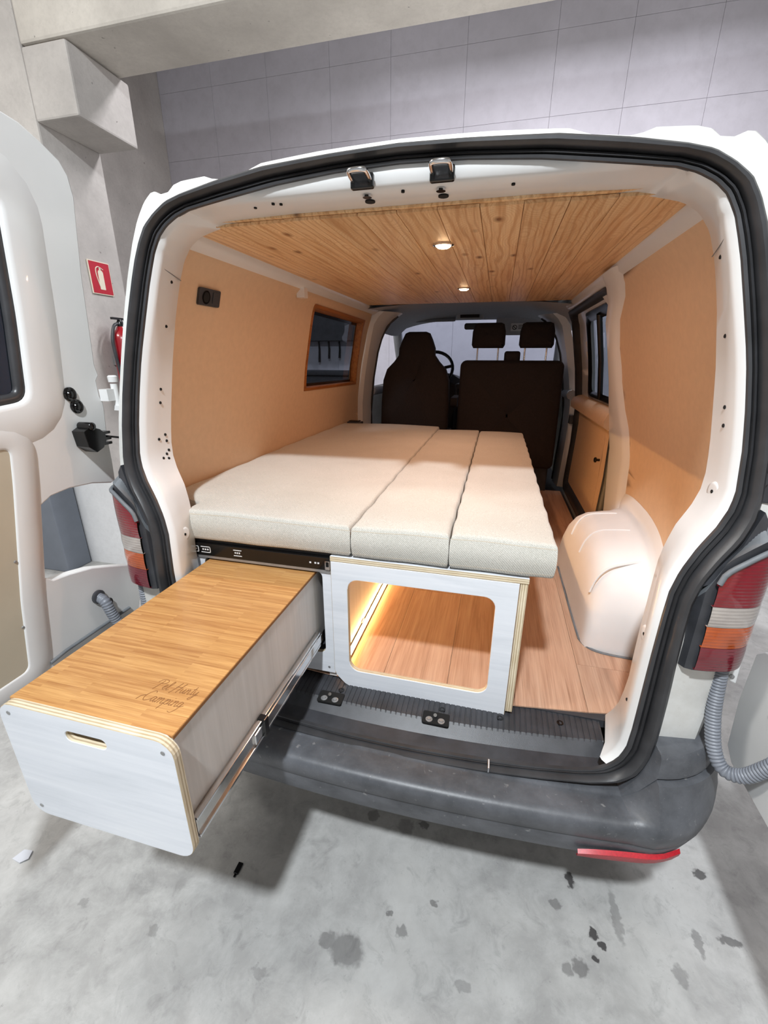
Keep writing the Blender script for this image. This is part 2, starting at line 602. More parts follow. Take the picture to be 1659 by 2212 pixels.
def interp(x, xs, ys):
    if x <= xs[0]:
        return ys[0]
    for i in range(1, len(xs)):
        if x <= xs[i]:
            return ys[i - 1] + (ys[i] - ys[i - 1]) * (x - xs[i - 1]) / (xs[i] - xs[i - 1])
    return ys[-1]


def roundpoly(loop, r, n=5):
    out = []
    for i, p in enumerate(loop):
        a = Vector(loop[i - 1]); b_ = Vector(p); c = Vector(loop[(i + 1) % len(loop)])
        ra = min(r, .45 * (a - b_).length); rc = min(r, .45 * (c - b_).length)
        p0 = b_ + (a - b_).normalized() * ra; p1 = b_ + (c - b_).normalized() * rc
        for k in range(n + 1):
            t = k / n
            q = p0 * (1 - t) ** 2 + b_ * 2 * t * (1 - t) + p1 * t * t
            out.append((q.x, q.y))
    return out


def smoothpath(pts, n=8):
    P = [Vector(p) for p in pts]
    out = []
    for i in range(len(P) - 1):
        p0 = P[max(i - 1, 0)]; p1 = P[i]; p2 = P[i + 1]; p3 = P[min(i + 2, len(P) - 1)]
        for k in range(n):
            t = k / n
            out.append(.5 * ((2 * p1) + (p2 - p0) * t + (2 * p0 - 5 * p1 + 4 * p2 - p3) * t * t + (3 * p1 - p0 - 3 * p2 + p3) * t ** 3))
    out.append(P[-1])
    return out


def resample(pts, n):
    L = [0]
    for a, b in zip(pts, pts[1:]):
        L.append(L[-1] + math.dist(a, b))
    return [tuple(interp(L[-1] * k / n, L, [p[i] for p in pts]) for i in range(len(pts[0]))) for k in range(n + 1)]


# ------------------------------------------------------------ the garage
fl = MB(); fl.face([(-9, -9, 0), (9, -9, 0), (9, 5.3, 0), (-9, 5.3, 0)])
fl.build('floor', 'floor_concrete', kind='structure')
ce = MB(); ce.box(-9, 9, -9, 5.6, 5.6, 5.8)
ce.build('ceiling', 'beam_concrete', kind='structure')
wb = MB(); wb.box(-9, 9, 5.312, 5.6, 0, 5.6)
wall_back = wb.build('wall_back', 'joint', kind='structure')
cols = [-4.56, -3.75, -2.95, -2.09, -1.31, -.41, .567, 1.33, 2.15, 3.0, 4.2]
rows = [0, 2.9, 4.275, 5.035, 5.6]
for a, b in zip(cols, cols[1:]):
    for c, d in zip(rows, rows[1:]):
        MB().box(a + .0012, b - .0012, 5.30, 5.318, c + .0012, d - .0012).build('panel', 'wall_concrete', wall_back, bevel=.001, segs=1)
wl = MB(); wl.box(-4.75, -4.56, -1.2, 5.3, 0, 5.6)
wl.build('wall_left', 'column_concrete', kind='structure')

col = MB(); col.box(-3.4, -2.6, 1.49, 1.95, 0, 5.6)
column = col.build('concrete_column', 'column_concrete', bevel=.012)
column['kind'] = 'structure'
cb = MB(); cb.box(-2.6, -2.28, 1.49, 1.95, 3.0, 3.352)
corb = cb.build('concrete_corbel', 'column_concrete', bevel=.012)
corb['kind'] = 'structure'
wp = MB(); wp.box(-3.4, -2.6, 1.485, 1.49, 0, 1.6)
wp.build('painted_face', 'white_wall', column)
be = MB(); be.box(-2.6, 9, 1.49, 1.905, 3.36, 4.4)
beam = be.build('concrete_beam', 'beam_concrete', bevel=.015)
beam['kind'] = 'structure'
gp = MB(); gp.box(-3.36, -3.0, 1.26, 1.47, 0, 2.6)
pil = gp.build('painted_pillar', 'grey_blue_paint', bevel=.008)
pil['kind'] = 'structure'

# fire extinguisher sign on the column's van-facing side
sg = thing('fire_sign', (-2.598, 1.735, 2.19), 'red sign with a cream fire extinguisher symbol on the concrete column', 'sign')
MB().box(-2.598, -2.590, 1.645, 1.825, 2.085, 2.30).build('border', 'sign_cream', sg, bevel=.001)
MB().box(-2.590, -2.5885, 1.651, 1.819, 2.091, 2.294).build('plate', 'sign_red', sg)
ic = MB()
ic.prism(rrect(1.713, 1.757, 2.118, 2.245, [.004, .004, .02, .02]), -2.5885, -2.5870, YZ)
ic.prism(rrect(1.728, 1.742, 2.243, 2.262, .004), -2.5885, -2.5870, YZ)
ic.tube(smoothpath([(-2.5872, 1.742, 2.258), (-2.5872, 1.72, 2.264), (-2.5872, 1.70, 2.25), (-2.5872, 1.697, 2.21), (-2.5872, 1.708, 2.16), (-2.5872, 1.715, 2.135)]), .0034, 6)
ic.tube([(-2.5872, 1.735, 2.262), (-2.5872, 1.762, 2.25)], .003, 6)
ic.build('symbol', 'sign_cream', sg)

fe = thing('fire_extinguisher', (-2.5, 1.735, 1.42), 'dark red fire extinguisher hung on the column below the red sign', 'fire extinguisher')
b = MB(); b.lathe((-2.5, 1.735, 1.42), (0, 0, 1), [(.01, 0), (.07, .004), (.076, .02), (.076, .36), (.066, .40), (.035, .43), (.025, .45)], 28)
b.build('cylinder_body', 'ext_red', fe, smooth=35)
b = MB(); b.lathe((-2.5, 1.735, 1.87), (0, 0, 1), [(.022, 0), (.022, .03), (.012, .05)], 14); b.box(-2.51, -2.49, 1.665, 1.765, 1.915, 1.93)
b.build('valve', 'black_gloss', fe, smooth=35)
b = MB(); b.tube(smoothpath([(-2.5, 1.725, 1.89), (-2.5, 1.675, 1.87), (-2.5, 1.64, 1.78), (-2.5, 1.64, 1.68), (-2.5, 1.655, 1.55), (-2.5, 1.665, 1.47)]), .011, 10)
b.build('hose', 'black_plastic', fe, smooth=60)
b = MB(); b.prism(rrect(1.685, 1.765, 1.55, 1.70, .005), -2.424, -2.420, YZ)
b.build('instruction_label', 'paper', fe)
b = MB(); b.box(-2.6, -2.565, 1.705, 1.765, 1.60, 1.66)
b.build('bracket', 'grey_metal', fe)

# what shows through the van's side window: a dark rack with straps and a dark chest against the back wall
rk = thing('tool_rack', (-2.2, 5.3, 1.89), 'dark wall rack with three hanging straps, seen through the wood framed side window', 'rack')
MB().box(-2.80, -1.62, 5.08, 5.298, 1.89, 2.30).build('rack_board', 'black_plastic', rk, bevel=.01)
for x, z in ((-2.36, 1.60), (-2.205, 1.65), (-2.04, 1.66)):
    MB().tube([(x, 5.22, 1.90), (x + .004, 5.225, 1.78), (x - .003, 5.222, z)], [.014, .015, .018], 8).build('strap', 'black_gloss', rk, smooth=60)
ch = thing('storage_chest', (-2.2, 5.1, 0), 'dark storage chest under the wall rack, seen through the wood framed side window', 'chest')
MB().box(-2.85, -1.62, 4.80, 5.29, 0, 1.42).build('chest_body', 'black_plastic', ch, bevel=.015)
MB().box(-2.87, -1.60, 4.78, 5.295, 1.425, 1.49).build('chest_lid', 'black_plastic', ch, bevel=.02)

# small litter on the floor
b = MB(); b.prism([(-.03, -.016), (.012, -.022), (.03, -.004), (.018, .02), (-.018, .018)], .001, .004, lambda u, v, d: (-1.22 + u, -.47 + v, d + .003 * math.sin(60 * u)))
tag(b.build('paper_scrap', 'paper'), 'small pale paper scrap on the floor beyond the drawer front', 'litter')
b = MB(); b.box(-.475, -.458, -.335, -.3, .0, .006); b.box(-.470, -.463, -.345, -.335, 0, .004)
tag(b.build('plastic_scrap', 'black_gloss', bevel=.001), 'tiny black plastic scrap on the floor below the drawer side', 'litter')

# ------------------------------------------------------------ the van
van = thing('van', (0, 2.2, 0), 'white panel van with open rear doors, black bumper and wood lined cargo bay', 'van')


def Yr(x, z, off=0.0):
    return -.19 + .05 * (x / .8) ** 2 + .17 * max(0, z - 1.05) + off


CNT = (26, 16, 12, 12, 8, 8, 10)
S_OUT = [
    [(0, 2.092), (.15, 2.088), (.33, 2.081), (.47, 2.064), (.57, 2.047)],
    [(.57, 2.047), (.62, 2.035), (.66, 2.012), (.695, 1.985), (.716, 1.95), (.735, 1.905)],
    [(.735, 1.905), (.75, 1.855), (.775, 1.76), (.797, 1.64), (.812, 1.55), (.822, 1.46), (.826, 1.37)],
    [(.826, 1.37), (.822, 1.32), (.805, 1.275), (.77, 1.225), (.743, 1.18), (.728, 1.13)],
    [(.728, 1.13), (.722, 1.07), (.722, .99), (.727, .88), (.729, .76), (.727, .69)],
    [(.727, .69), (.720, .655), (.705, .615), (.67, .588), (.6, .572)],
    [(.6, .572), (.48, .562), (.33, .552), (.1, .547), (0, .547)]]
S_IN = [
    [(0, 2.056), (.15, 2.052), (.30, 2.041), (.46, 2.022), (.56, 2.010)],
    [(.56, 2.010), (.60, 1.998), (.635, 1.98), (.66, 1.957), (.68, 1.92), (.693, 1.88)],
    [(.693, 1.88), (.705, 1.84), (.728, 1.745), (.75, 1.65), (.764, 1.56), (.774, 1.47), (.777, 1.38)],
    [(.777, 1.38), (.772, 1.345), (.752, 1.30), (.72, 1.25), (.693, 1.195), (.678, 1.145)],
    [(.678, 1.145), (.668, 1.06), (.667, .96), (.667, .86), (.667, .75), (.664, .69)],
    [(.664, .69), (.655, .655), (.635, .625), (.60, .60), (.55, .59)],
    [(.55, .59), (.45, .58), (.3, .573), (.1, .567), (0, .567)]]
D_IN = [
    [(0, 2.012), (.15, 2.012), (.3, 2.012), (.42, 2.009), (.52, 2.004)],
    [(.52, 2.004), (.57, 1.994), (.62, 1.983), (.658, 1.96), (.685, 1.922), (.703, 1.87)],
    [(.703, 1.87), (.715, 1.82), (.727, 1.765), (.747, 1.63), (.757, 1.53), (.764, 1.45), (.765, 1.39)],
    [(.765, 1.39), (.76, 1.35), (.745, 1.31), (.717, 1.26), (.70, 1.21), (.69, 1.165)],
    [(.69, 1.165), (.68, 1.06), (.678, .98), (.678, .88), (.68, .78), (.68, .70)],
    [(.68, .70), (.674, .665), (.66, .630), (.638, .600), (.60, .584)],
    [(.60, .584), (.5, .582), (.3, .58), (.1, .58), (0, .58)]]
B_OUT = [
    [(0, 2.112), (.2, 2.108), (.345, 2.100), (.37, 2.098), (.39, 2.084), (.495, 2.074), (.515, 2.090), (.60, 2.089), (.632, 2.081), (.645, 2.066)],
    [(.645, 2.066), (.672, 2.064), (.69, 2.076), (.705, 2.075), (.728, 2.055), (.755, 2.01), (.775, 1.96)],
    [(.775, 1.96), (.80, 1.88), (.825, 1.77), (.848, 1.65), (.864, 1.55), (.876, 1.46), (.88, 1.38)],
    [(.88, 1.38), (.88, 1.32), (.878, 1.27), (.875, 1.22), (.87, 1.17), (.868, 1.12)],
    [(.868, 1.12), (.862, 1.07), (.857, .99), (.85, .88), (.845, .78), (.84, .70)],
    [(.84, .70), (.82, .66), (.78, .63), (.72, .60), (.65, .57)],
    [(.65, .57), (.5, .55), (.3, .54), (.1, .535), (0, .535)]]


def ring2(tab):
    h = []
    for seg, n in zip(tab, CNT):
        r = resample(seg, n)
        h += r[:-1]
    h.append(tab[-1][-1])
    return h + [(-x, z) for x, z in reversed(h[1:-1])]


RO, RI, RD, RB = ring2(S_OUT), ring2(S_IN), ring2(D_IN), ring2(B_OUT)


def on(ring, off=0.0):
    return [(x, Yr(x, z) + (off(x, z) if callable(off) else off), z) for x, z in ring]


def lerp(ra, rb, t):
    return [(a[0] + (b[0] - a[0]) * t, a[1] + (b[1] - a[1]) * t) for a, b in zip(ra, rb)]


d_off = lambda x, z: .13 + .055 * max(0, min(1, (.80 - z) / .2))
# jamb (white sheet metal inside the seal)
def r1(p, q):
    x, z = p
    if z > 1.93:
        k = min(1, (z - 1.93) / .06)
        return (x * (1 - .018 * (1 - .6 * k)), z + (2.016 - z) * k * .96 if z > 2.0 else z - .006)
    s = -1 if x < 0 else 1
    return (x - s * .012 * min(1, abs(x) / .3), z)
R1 = [r1(p, q) for p, q in zip(RI, RD)]
mid = lerp(R1, RD, .5)
jm = MB()
_nb = len(RO); _h = sum(CNT[:6]) - 3
ORD = list(range(_nb - _h + 1, _nb)) + list(range(0, _h))          # open chain: all but the sill segment
def opn(rs):
    return [[r[i] for i in ORD] for r in rs]
jm.loft(opn([on(lerp(RO, RI, .8), .008), on(RI, .007), on(lerp(RI, R1, .75), .018), on(R1, .028), on(mid, .075), on(RD, d_off)]), False)
back = [(x * 1.17, z + (.04 if z > 1.99 else 0)) if z > .64 else (x * 1.1, z - .05) for x, z in RD]
jm.loft(opn([on(RD, d_off), on(lerp(RD, back, .1), lambda x, z: d_off(x, z) + .006), on(back, lambda x, z: d_off(x, z) + .03)]), False)
jm.build('door_jamb', 'white_paint', van, smooth=50)
# outer rear skin
sk = MB()
e_ring = [(x + (.03 if x > 0 else -.03) * min(1, abs(x) / .7) * (1 if z < 2.0 else 0), z) for x, z in RB]
_h = sum(CNT[:5]) + 3
ORD = list(range(_nb - _h + 1, _nb)) + list(range(0, _h))
sk.loft(opn([on(lerp(RO, RB, .0), .012), on(lerp(RO, RB, .85), .014), on(RB, .032), on(e_ring, .16), on(e_ring, .30)]), False)
sk.build('rear_skin', 'white_dusty', van, smooth=40)
# roof behind it, carrying the pressed ribs forward
rf = MB()
half = []
for seg, n in zip(B_OUT[:2], CNT[:2]):
    half += resample(seg, n)[:-1]
half.append((.775, 1.96))
prof = [(-x, z) for x, z in reversed(half[1:])] + half
rf.loft([[(x, Yr(x, z) + .25, z) for x, z in prof], [(x, 3.2, z + .01) for x, z in prof], [(x, 3.6, z - .03) for x, z in prof]], False)
rf.build('roof', 'white_dusty', van, smooth=40)
# weather seal: bulb + inner lip
seal = MB()
seal.loft([on(RO, .012), on(lerp(RO, RI, .02), -.006), on(lerp(RO, RI, .10), -.018), on(lerp(RO, RI, .24), -.025), on(lerp(RO, RI, .38), -.024), on(lerp(RO, RI, .50), -.016), on(lerp(RO, RI, .56), -.004),
           on(lerp(RO, RI, .57), .006), on(lerp(RO, RI, .63), .006), on(lerp(RO, RI, .645), -.004), on(lerp(RO, RI, .76), -.006), on(lerp(RO, RI, .77), .004), on(lerp(RO, RI, .82), .004), on(lerp(RO, RI, .835), -.002), on(lerp(RO, RI, .97), .0), on(lerp(RO, RI, 1.0), .009)], True)
seal_o = seal.build('door_seal', 'rubber', van, smooth=40)
MB().box(.318, .323, -.2095, -.178, .560, .576).build('seal_joint_clip', 'chrome', seal_o, bevel=.001)

# outer sides, below and above the windows
XO_Z = [.40, .60, 1.0, 1.35, 1.6, 1.8, 1.95, 2.03]
XO_X = [.90, .925, .945, .94, .905, .865, .81, .755]
sd = MB()
def strip(sgn, y0, y1, z0, z1):
    zs = [z0] + [z for z in XO_Z if z0 < z < z1] + [z1]
    sd.loft([[(sgn * interp(z, XO_Z, XO_X), y, z) for z in zs] for y in (y0, y1)], False)
for sgn in (-1, 1):
    for y0, y1, z0, z1 in ((.12, 1.18, .40, 2.03), (1.18, 2.3, .40, 1.40), (1.18, 2.3, 1.95, 2.03), (2.3, 2.72, .40, 2.03), (2.72, 3.5, .40, 1.40), (2.72, 3.5, 1.93, 2.03), (3.5, 4.55, .40, 1.38)):
        strip(sgn, y0, y1, z0, z1)
sd.face([(-.94, 4.55, .4), (.94, 4.55, .4), (.94, 4.55, 1.25), (-.94, 4.55, 1.25)])
sd.face([(-.94, 4.55, 1.25), (.94, 4.55, 1.25), (.92, 4.05, 1.42), (-.92, 4.05, 1.42)])
sd.face([(-.92, 0, .45), (.92, 0, .45), (.92, 4.55, .40), (-.92, 4.55, .40)])
sd.build('side_shell', 'white_dusty', van, smooth=40)

# ------------------------------------------------------------ cargo bay lining
WZ = [.60, 1.0, 1.2, 1.35, 1.6, 1.8, 1.9, 1.95, 1.99]
WX = [.87, .885, .89, .875, .825, .77, .74, .705, .66]
def wx(z):
    return interp(z, WZ, WX)

def wall_patch(mb, sgn, outer, holes=(), t=0.012, off=0.0, ny=1):
    """panel that follows the side wall's curve, cut from (Y, Z) loops"""
    def dens(loop):
        out = []
        for a, b in zip(loop, loop[1:] + loop[:1]):
            k = max(1, int(math.dist(a, b) / .05))
            out += [(a[0] + (b[0] - a[0]) * j / k, a[1] + (b[1] - a[1]) * j / k) for j in range(k)]
        return out
    zs = [z for z in WZ]
    fn = lambda u, v, d: (sgn * (wx(v) + off + d), u, v)
    # split into horizontal bands so the curve is followed
    bm = bmesh.new()
    es = []
    for loop in [outer] + list(holes):
        vv = [bm.verts.new((p[0], p[1], 0)) for p in loop]
        for k in range(len(vv)):
            es.append(bm.edges.new((vv[k], vv[(k + 1) % len(vv)])))
    bmesh.ops.triangle_fill(bm, use_beauty=True, edges=es, normal=(0, 0, 1))
    z0 = min(p[1] for p in outer); z1 = max(p[1] for p in outer)
    n = max(2, int((z1 - z0) / .04))
    for k in range(1, n):
        g = bm.verts[:] + bm.edges[:] + bm.faces[:]
        bmesh.ops.bisect_plane(bm, geom=g, plane_co=(0, z0 + (z1 - z0) * k / n, 0), plane_no=(0, 1, 0))
    bm.verts.index_update()
    i = len(mb.v)
    mb.v += [fn(v.co.x, v.co.y, 0) for v in bm.verts]
    for f in bm.faces:
        mb.f.append(tuple(i + v.index for v in f.verts)); mb.mi.append(0)
    bm.free()
    for loop in [outer] + list(holes):
        L = dens(loop)
        mb.loft([[fn(u, v, 0) for u, v in L], [fn(u, v, t) for u, v in L]], True)
    return mb

WIN = [(1.290, 1.478), (2.272, 1.467), (2.140, 1.908), (1.217, 1.915)]
left_loop = [(.09, .62), (2.46, .62), (2.44, 1.2), (2.30, 1.86), (2.27, 1.93), (2.2, 1.965), (.20, 1.985), (.10, 1.93)]
note(wall_patch(MB(), -1, left_loop, [WIN]).build('wall_lining', 'lining', van, smooth=30), 'tan board lining with a window cut-out')
right_loop = [(.06, .90), (.50, .92), (.62, 1.0), (.80, 1.05), (1.03, 1.05), (1.06, 1.15), (1.10, 1.27), (1.20, 1.40), (1.265, 1.6), (1.215, 1.80), (1.02, 1.93), (.88, 1.972), (.15, 1.98), (.07, 1.9)]
wall_patch(MB(), 1, right_loop).build('wall_lining', 'lining', van, smooth=30)
# painted metal behind the linings
bh = MB()
def inner_strip(mb, sgn, y0, y1, z0, z1, off, n=14):
    zs = [z0 + (z1 - z0) * k / n for k in range(n + 1)]
    mb.loft([[(sgn * (wx(z) + off), y, z) for z in zs] for y in (y0, y1)], False)
inner_strip(bh, 1, .05, 1.40, .60, 1.995, .014)
bh.build('inner_side_metal', 'white_paint', van, smooth=50)
bh = MB()
inner_strip(bh, -1, .05, 1.15, .60, 1.995, .022)
inner_strip(bh, -1, 1.15, 2.34, .60, 1.44, .022)
bh.build('inner_side_metal', 'white_paint', van, smooth=50)
# round-edged pillar in front of the sliding door opening (rear edge) and its flare down to the wheel arch
pl = MB()
rings = []
for z in [.62, .70, .85, 1.0, 1.10, 1.2, 1.3, 1.42, 1.55, 1.7, 1.82, 1.9, 1.95, 1.985]:
    ya = interp(z, [.62, .85, 1.0, 1.27, 1.4, 1.6, 1.8, 1.93, 1.985], [.80, .92, 1.03, 1.10, 1.20, 1.265, 1.215, 1.0, .86]) - .022
    yb = interp(z, [.62, .85, 1.24, 1.35, 1.6, 1.82, 1.93, 1.985], [1.20, 1.26, 1.44, 1.48, 1.44, 1.39, 1.24, 1.10])
    x = wx(z)
    rings.append([(x + .012, ya, z), (x - .016, ya + .03, z), (x - .024, ya + .07, z), (x - .026, yb - .06, z), (x - .018, yb - .012, z), (x + .02, yb, z)])
pl.loft(rings, False)
pl.build('sliding_door_pillar', 'white_paint', van, smooth=50)
# long edge rails between ceiling boards and side walls
for sgn in (-1, 1):
    r = MB()
    r.loft([[(sgn * x, y, z) for x, z in ((.652, 1.998), (.655, 1.985), (.668, 1.972), (.690, 1.962), (.706, 1.958), (.715, 1.97))] for y in (.10, 2.0, 2.25)], False)
    if sgn < 0:
        r.box(-.712, -.672, .96, 1.0, 1.925, 1.968)
    r.build('roof_edge_rail', 'white_paint', van, smooth=60)
# pine ceiling boards
n = 13
w = 1.33 / n
x0 = -.655
ceil_panel = MB().box(-.66, .69, .10, 2.02, 2.0065, 2.02).build('ceiling_lining', 'pine', van)
pb = MB(); pb.prism(rrect(x0, x0 + w, 1.9985, 2.006, .0016, 2), .112, 2.0, XZ)
pm = None
for k in range(n):
    if pm is None:
        o = pb.build('plank', 'pine', ceil_panel); pm = o.data
    else:
        o = bpy.data.objects.new('plank', pm); C.objects.link(o); attach(o, ceil_panel)
    o.location = (k * (w + .0014), random.uniform(-.004, .004), random.uniform(-.0006, .0006))
# oak vinyl floor planks
fw = .2235
floor_base = MB().box(-.86, .86, .03, 2.6, .57, .5965).build('cargo_floor', 'black_plastic', van)
xs = [-.945 + .2235 * k for k in range(9)]
joints = {4: [.67, 2.3], 5: [1.45], 6: [1.9], 7: [.285, 1.75], 3: [1.2], 2: [.4], 1: [1.0], 0: [.6]}
for k in range(8):
    a, b_ = max(-.87, xs[k]), min(.87, xs[k + 1])
    ys = [None] + joints.get(k, []) + [2.6]
    for j in range(len(ys) - 1):
        fy = lambda x: .004 + .078 * (x / .8) ** 2
        pts = [(a + .0006, ys[j] + .0006 if ys[j] else fy(a)), (b_ - .0006, ys[j] + .0006 if ys[j] else fy(b_)), (b_ - .0006, ys[j + 1] - .0006), (a + .0006, ys[j + 1] - .0006)]
        MB().prism(pts, .596, .6005, XY).build('floor_plank', 'vinyl', floor_base)
# wheel arch (right-hand side is the one in sight)
wa = MB()
N = 28
def arch_ring(x, ya, yb, zt, pw=2.6):
    out = []
    for k in range(N + 1):
        t = PI * k / N
        c, s_ = math.cos(t), math.sin(t)
        y = (ya + yb) / 2 - (yb - ya) / 2 * math.copysign(abs(c) ** (2 / pw), c)
        z = .598 + (zt - .598) * abs(s_) ** (2 / pw)
        out.append((x, y, z))
    return out
secs = [(.655, .43, 1.20, .598 + .05), (.660, .415, 1.215, .60 + .17), (.668, .40, 1.23, .60 + .25), (.682, .392, 1.24, .60 + .305), (.705, .385, 1.245, .60 + .345), (.74, .38, 1.25, .60 + .368), (.80, .375, 1.255, .60 + .38), (.84, .372, 1.258, .60 + .385), (.868, .36, 1.27, .60 + .40), (.875, .32, 1.31, .60 + .44), (.886, .28, 1.34, .60 + .47)]
def arch_rings(sgn):
    rr = []
    for x, a, b_, zt in secs:
        rr.append([(sgn * p[0], p[1], p[2]) for p in arch_ring(x, a, b_, zt)])
    cen = [(sgn * .653, .82 + (p[1] - .82) * .2, .598 + (p[2] - .598) * .2) for p in rr[0]]
    return [cen] + rr
wa.loft(arch_rings(1), False)
arch = wa.build('wheel_arch', 'white_matte', van, smooth=60)
for zf, yo in ((.80, 0), (.62, 0), (.45, 0)):
    pass
for ya in (.52, .72, .94):
    pts = []
    for x, a, b_, zt in secs[2:8]:
        k = (ya - (a + b_) / 2) / ((b_ - a) / 2)
        z = .598 + (zt - .598) * max(0, 1 - abs(k) ** 2.6) ** (1 / 2.6)
        pts.append((x - .001 + .0, ya + .05 * (1 - (x - .66) / .16) * (-1 if ya < .7 else .6), z - .001))
    rib = MB(); rib.tube(smoothpath(pts, 4), .0045, 8)
    rib.build('pressed_rib', 'white_matte', arch, smooth=80)
sl = MB()
sl.tube([(.652 + .0, .45, .602)] + [(.650, .6, .602), (.650, 1.1, .602)], .004, 6)
sl.tube(smoothpath([(.652, .45, .602), (.675, .40, .602), (.73, .372, .602), (.86, .362, .602)], 6), .005, 6)
sl.build('sealant_bead', 'dusty_plastic', arch, smooth=80)

# plugs and screw holes in the jamb
hb = MB()
def disc(mb, c, nrm, r, n=12, t=.0012):
    c = Vector(c); nv = Vector(nrm).normalized()
    mb.lathe(c - nv * .004, nv, [(r, 0), (r, .004 + t)], n)
for x, y in ((-.586, .04), (-.388, .037), (-.312, .029), (-.33, .022), (.003, .016), (.249, .03), (.511, .061)):
    disc(hb, (x, y, 2.0135), (0, 0, -1), .0042, 8)
for x, y in ((-.088, .059), (.091, .063)):
    disc(hb, (x, y, 2.0135), (0, 0, -1), .0125, 14, .002)
hb.build('screw_hole', 'dark_hole', van, kind='stuff')
for x, y in ((-.085, .023), (.09, .023)):
    hc = MB()
    disc(hc, (x, y, 2.0135), (0, 0, -1), .011, 14, .003)
    hc.build('striker_bolt', 'chrome', van)
hd = MB()
for z, s_, t in ((1.86, -1, .6), (1.74, -1, .6), (1.56, -1, .55), (1.52, -1, .55), (1.41, -1, .5), (1.40, -1, .8), (1.42, -1, .75), (1.36, -1, .75), (1.35, -1, .6), (1.345, -1, .8), (1.37, -1, .85),
                (1.86, 1, .55), (1.70, 1, .5), (1.55, 1, .45), (1.51, 1, .45), (1.36, 1, .5), (1.0, 1, .4), (.78, 1, .5), (1.12, -1, .5)):
    xa = interp(z, [p[1] for p in reversed(sum(S_IN, []))], [p[0] for p in reversed(sum(S_IN, []))]) - .012
    xb = interp(z, [p[1] for p in reversed(sum(D_IN, []))], [p[0] for p in reversed(sum(D_IN, []))])
    x = xa + (xb - xa) * t
    ya, yb = Yr(x, z) + .018, Yr(x, z) + d_off(x, z)
    disc(hd, (s_ * x, ya + (yb - ya) * t, z), (-s_, -.1, 0), .0045, 8, .0018)
hd.build('screw_hole', 'dark_hole', van, kind='stuff')

for s_, z, t in ((1, 1.36, .5), (1, 1.0, .4), (-1, 1.12, .5)):
    xa = interp(z, [p[1] for p in reversed(sum(S_IN, []))], [p[0] for p in reversed(sum(S_IN, []))]) - .012
    xb = interp(z, [p[1] for p in reversed(sum(D_IN, []))], [p[0] for p in reversed(sum(D_IN, []))])
    x = xa + (xb - xa) * t
    ya, yb = Yr(x, z) + .018, Yr(x, z) + d_off(x, z)
    MB().lathe((s_ * (x + .001), ya + (yb - ya) * t, z), (-s_, -.1, 0), [(.024, -.004), (.022, .0008), (.016, .0016), (.003, .0016)], 22).build('pressed_dimple', 'white_paint', van, smooth=60)
for s_ in (-1, 1):
    j = MB()
    j.tube([(s_ * .6805, Yr(.69, 1.885) + .03, 1.888), (s_ * .6895, Yr(.69, 1.885) + .075, 1.880), (s_ * .6985, Yr(.70, 1.87) + .128, 1.870)], .0011, 6)
    j.build('panel_joint', 'dusty_plastic', van)

# striker loops on the top rail
for x, z in ((-.083, 2.031), (.098, 2.031)):
    y = Yr(x, z) - .004
    k = MB().box(x - .027, x + .027, y - .004, y + .012, z - .018, z + .012).build('striker_plate', 'black_gloss', van, bevel=.004)
    l = MB()
    l.tube(smoothpath([(x - .019, y + .004, z - .004), (x - .020, y - .03, z + .002), (x - .014, y - .042, z + .004), (x + .014, y - .042, z + .004), (x + .020, y - .03, z + .002), (x + .019, y + .004, z - .004)], 5), .0052, 10)
    l.build('striker_loop', 'chrome', k, smooth=70)

# ------------------------------------------------------------ sill trim and rear bumper
def sb(x):
    return .072 * (x / .8) ** 2
st = MB()
n = 100
xa, xb = -.65, .648
secs_ = []
pitch = .0166
sx_ = []
for k in range(int((xb - xa) / pitch)):
    q = xa + k * pitch
    sx_ += [(q, .0022), (q + .0118, .0022), (q + .0126, 0), (q + .0158, 0)]
sx_.append((xb, .0022))
for x, rz in sx_:
    secs_.append([(x, .03 + sb(x), .590 + rz), (x, .004 + sb(x), .590 + rz), (x, -.088 + sb(x), .586 + rz), (x, -.094 + sb(x), .583), (x, -.118 + sb(x), .566), (x, -.126 + sb(x), .560), (x, Yr(x, .5) + .030, .556), (x, Yr(x, .5) + .008, .552), (x, Yr(x, .5) + .006, .530)])
st.loft(secs_, False)
sill = st.build('sill_trim', 'black_plastic', van)
for i, x in enumerate((-.195, .155)):
    y = -.088 + sb(x)
    p = MB().prism(rrect(x - .042, x + .042, y - .022, y + .026, .006, 3), .5855, .5905, XY).build('latch_pocket', 'dark_hole', sill)
    q = MB()
    q.cyl((x - .002, y + .008, .588), (x - .002, y - .002, .606), .0055, 12)
    q.build('latch_pin', 'chrome', p, smooth=50)
    q = MB()
    for dx in (-.02, .018):
        q.lathe((x + dx, y - .008, .5885), (0, 0, 1), [(.011, 0), (.011, .004), (.007, .005), (.006, .008)], 12)
    q.build('latch_bolt', 'grey_metal', p, smooth=40)
for x, y in ((-.172, -.045), (.17, -.045), (.35, -.04), (.53, -.025)):
    MB().lathe((x, y + sb(x) * .6, .5885), (0, 0, 1), [(.010, 0), (.010, .003), (.006, .003), (.005, .0015)], 14).build('trim_plug', 'black_gloss', sill, smooth=40)

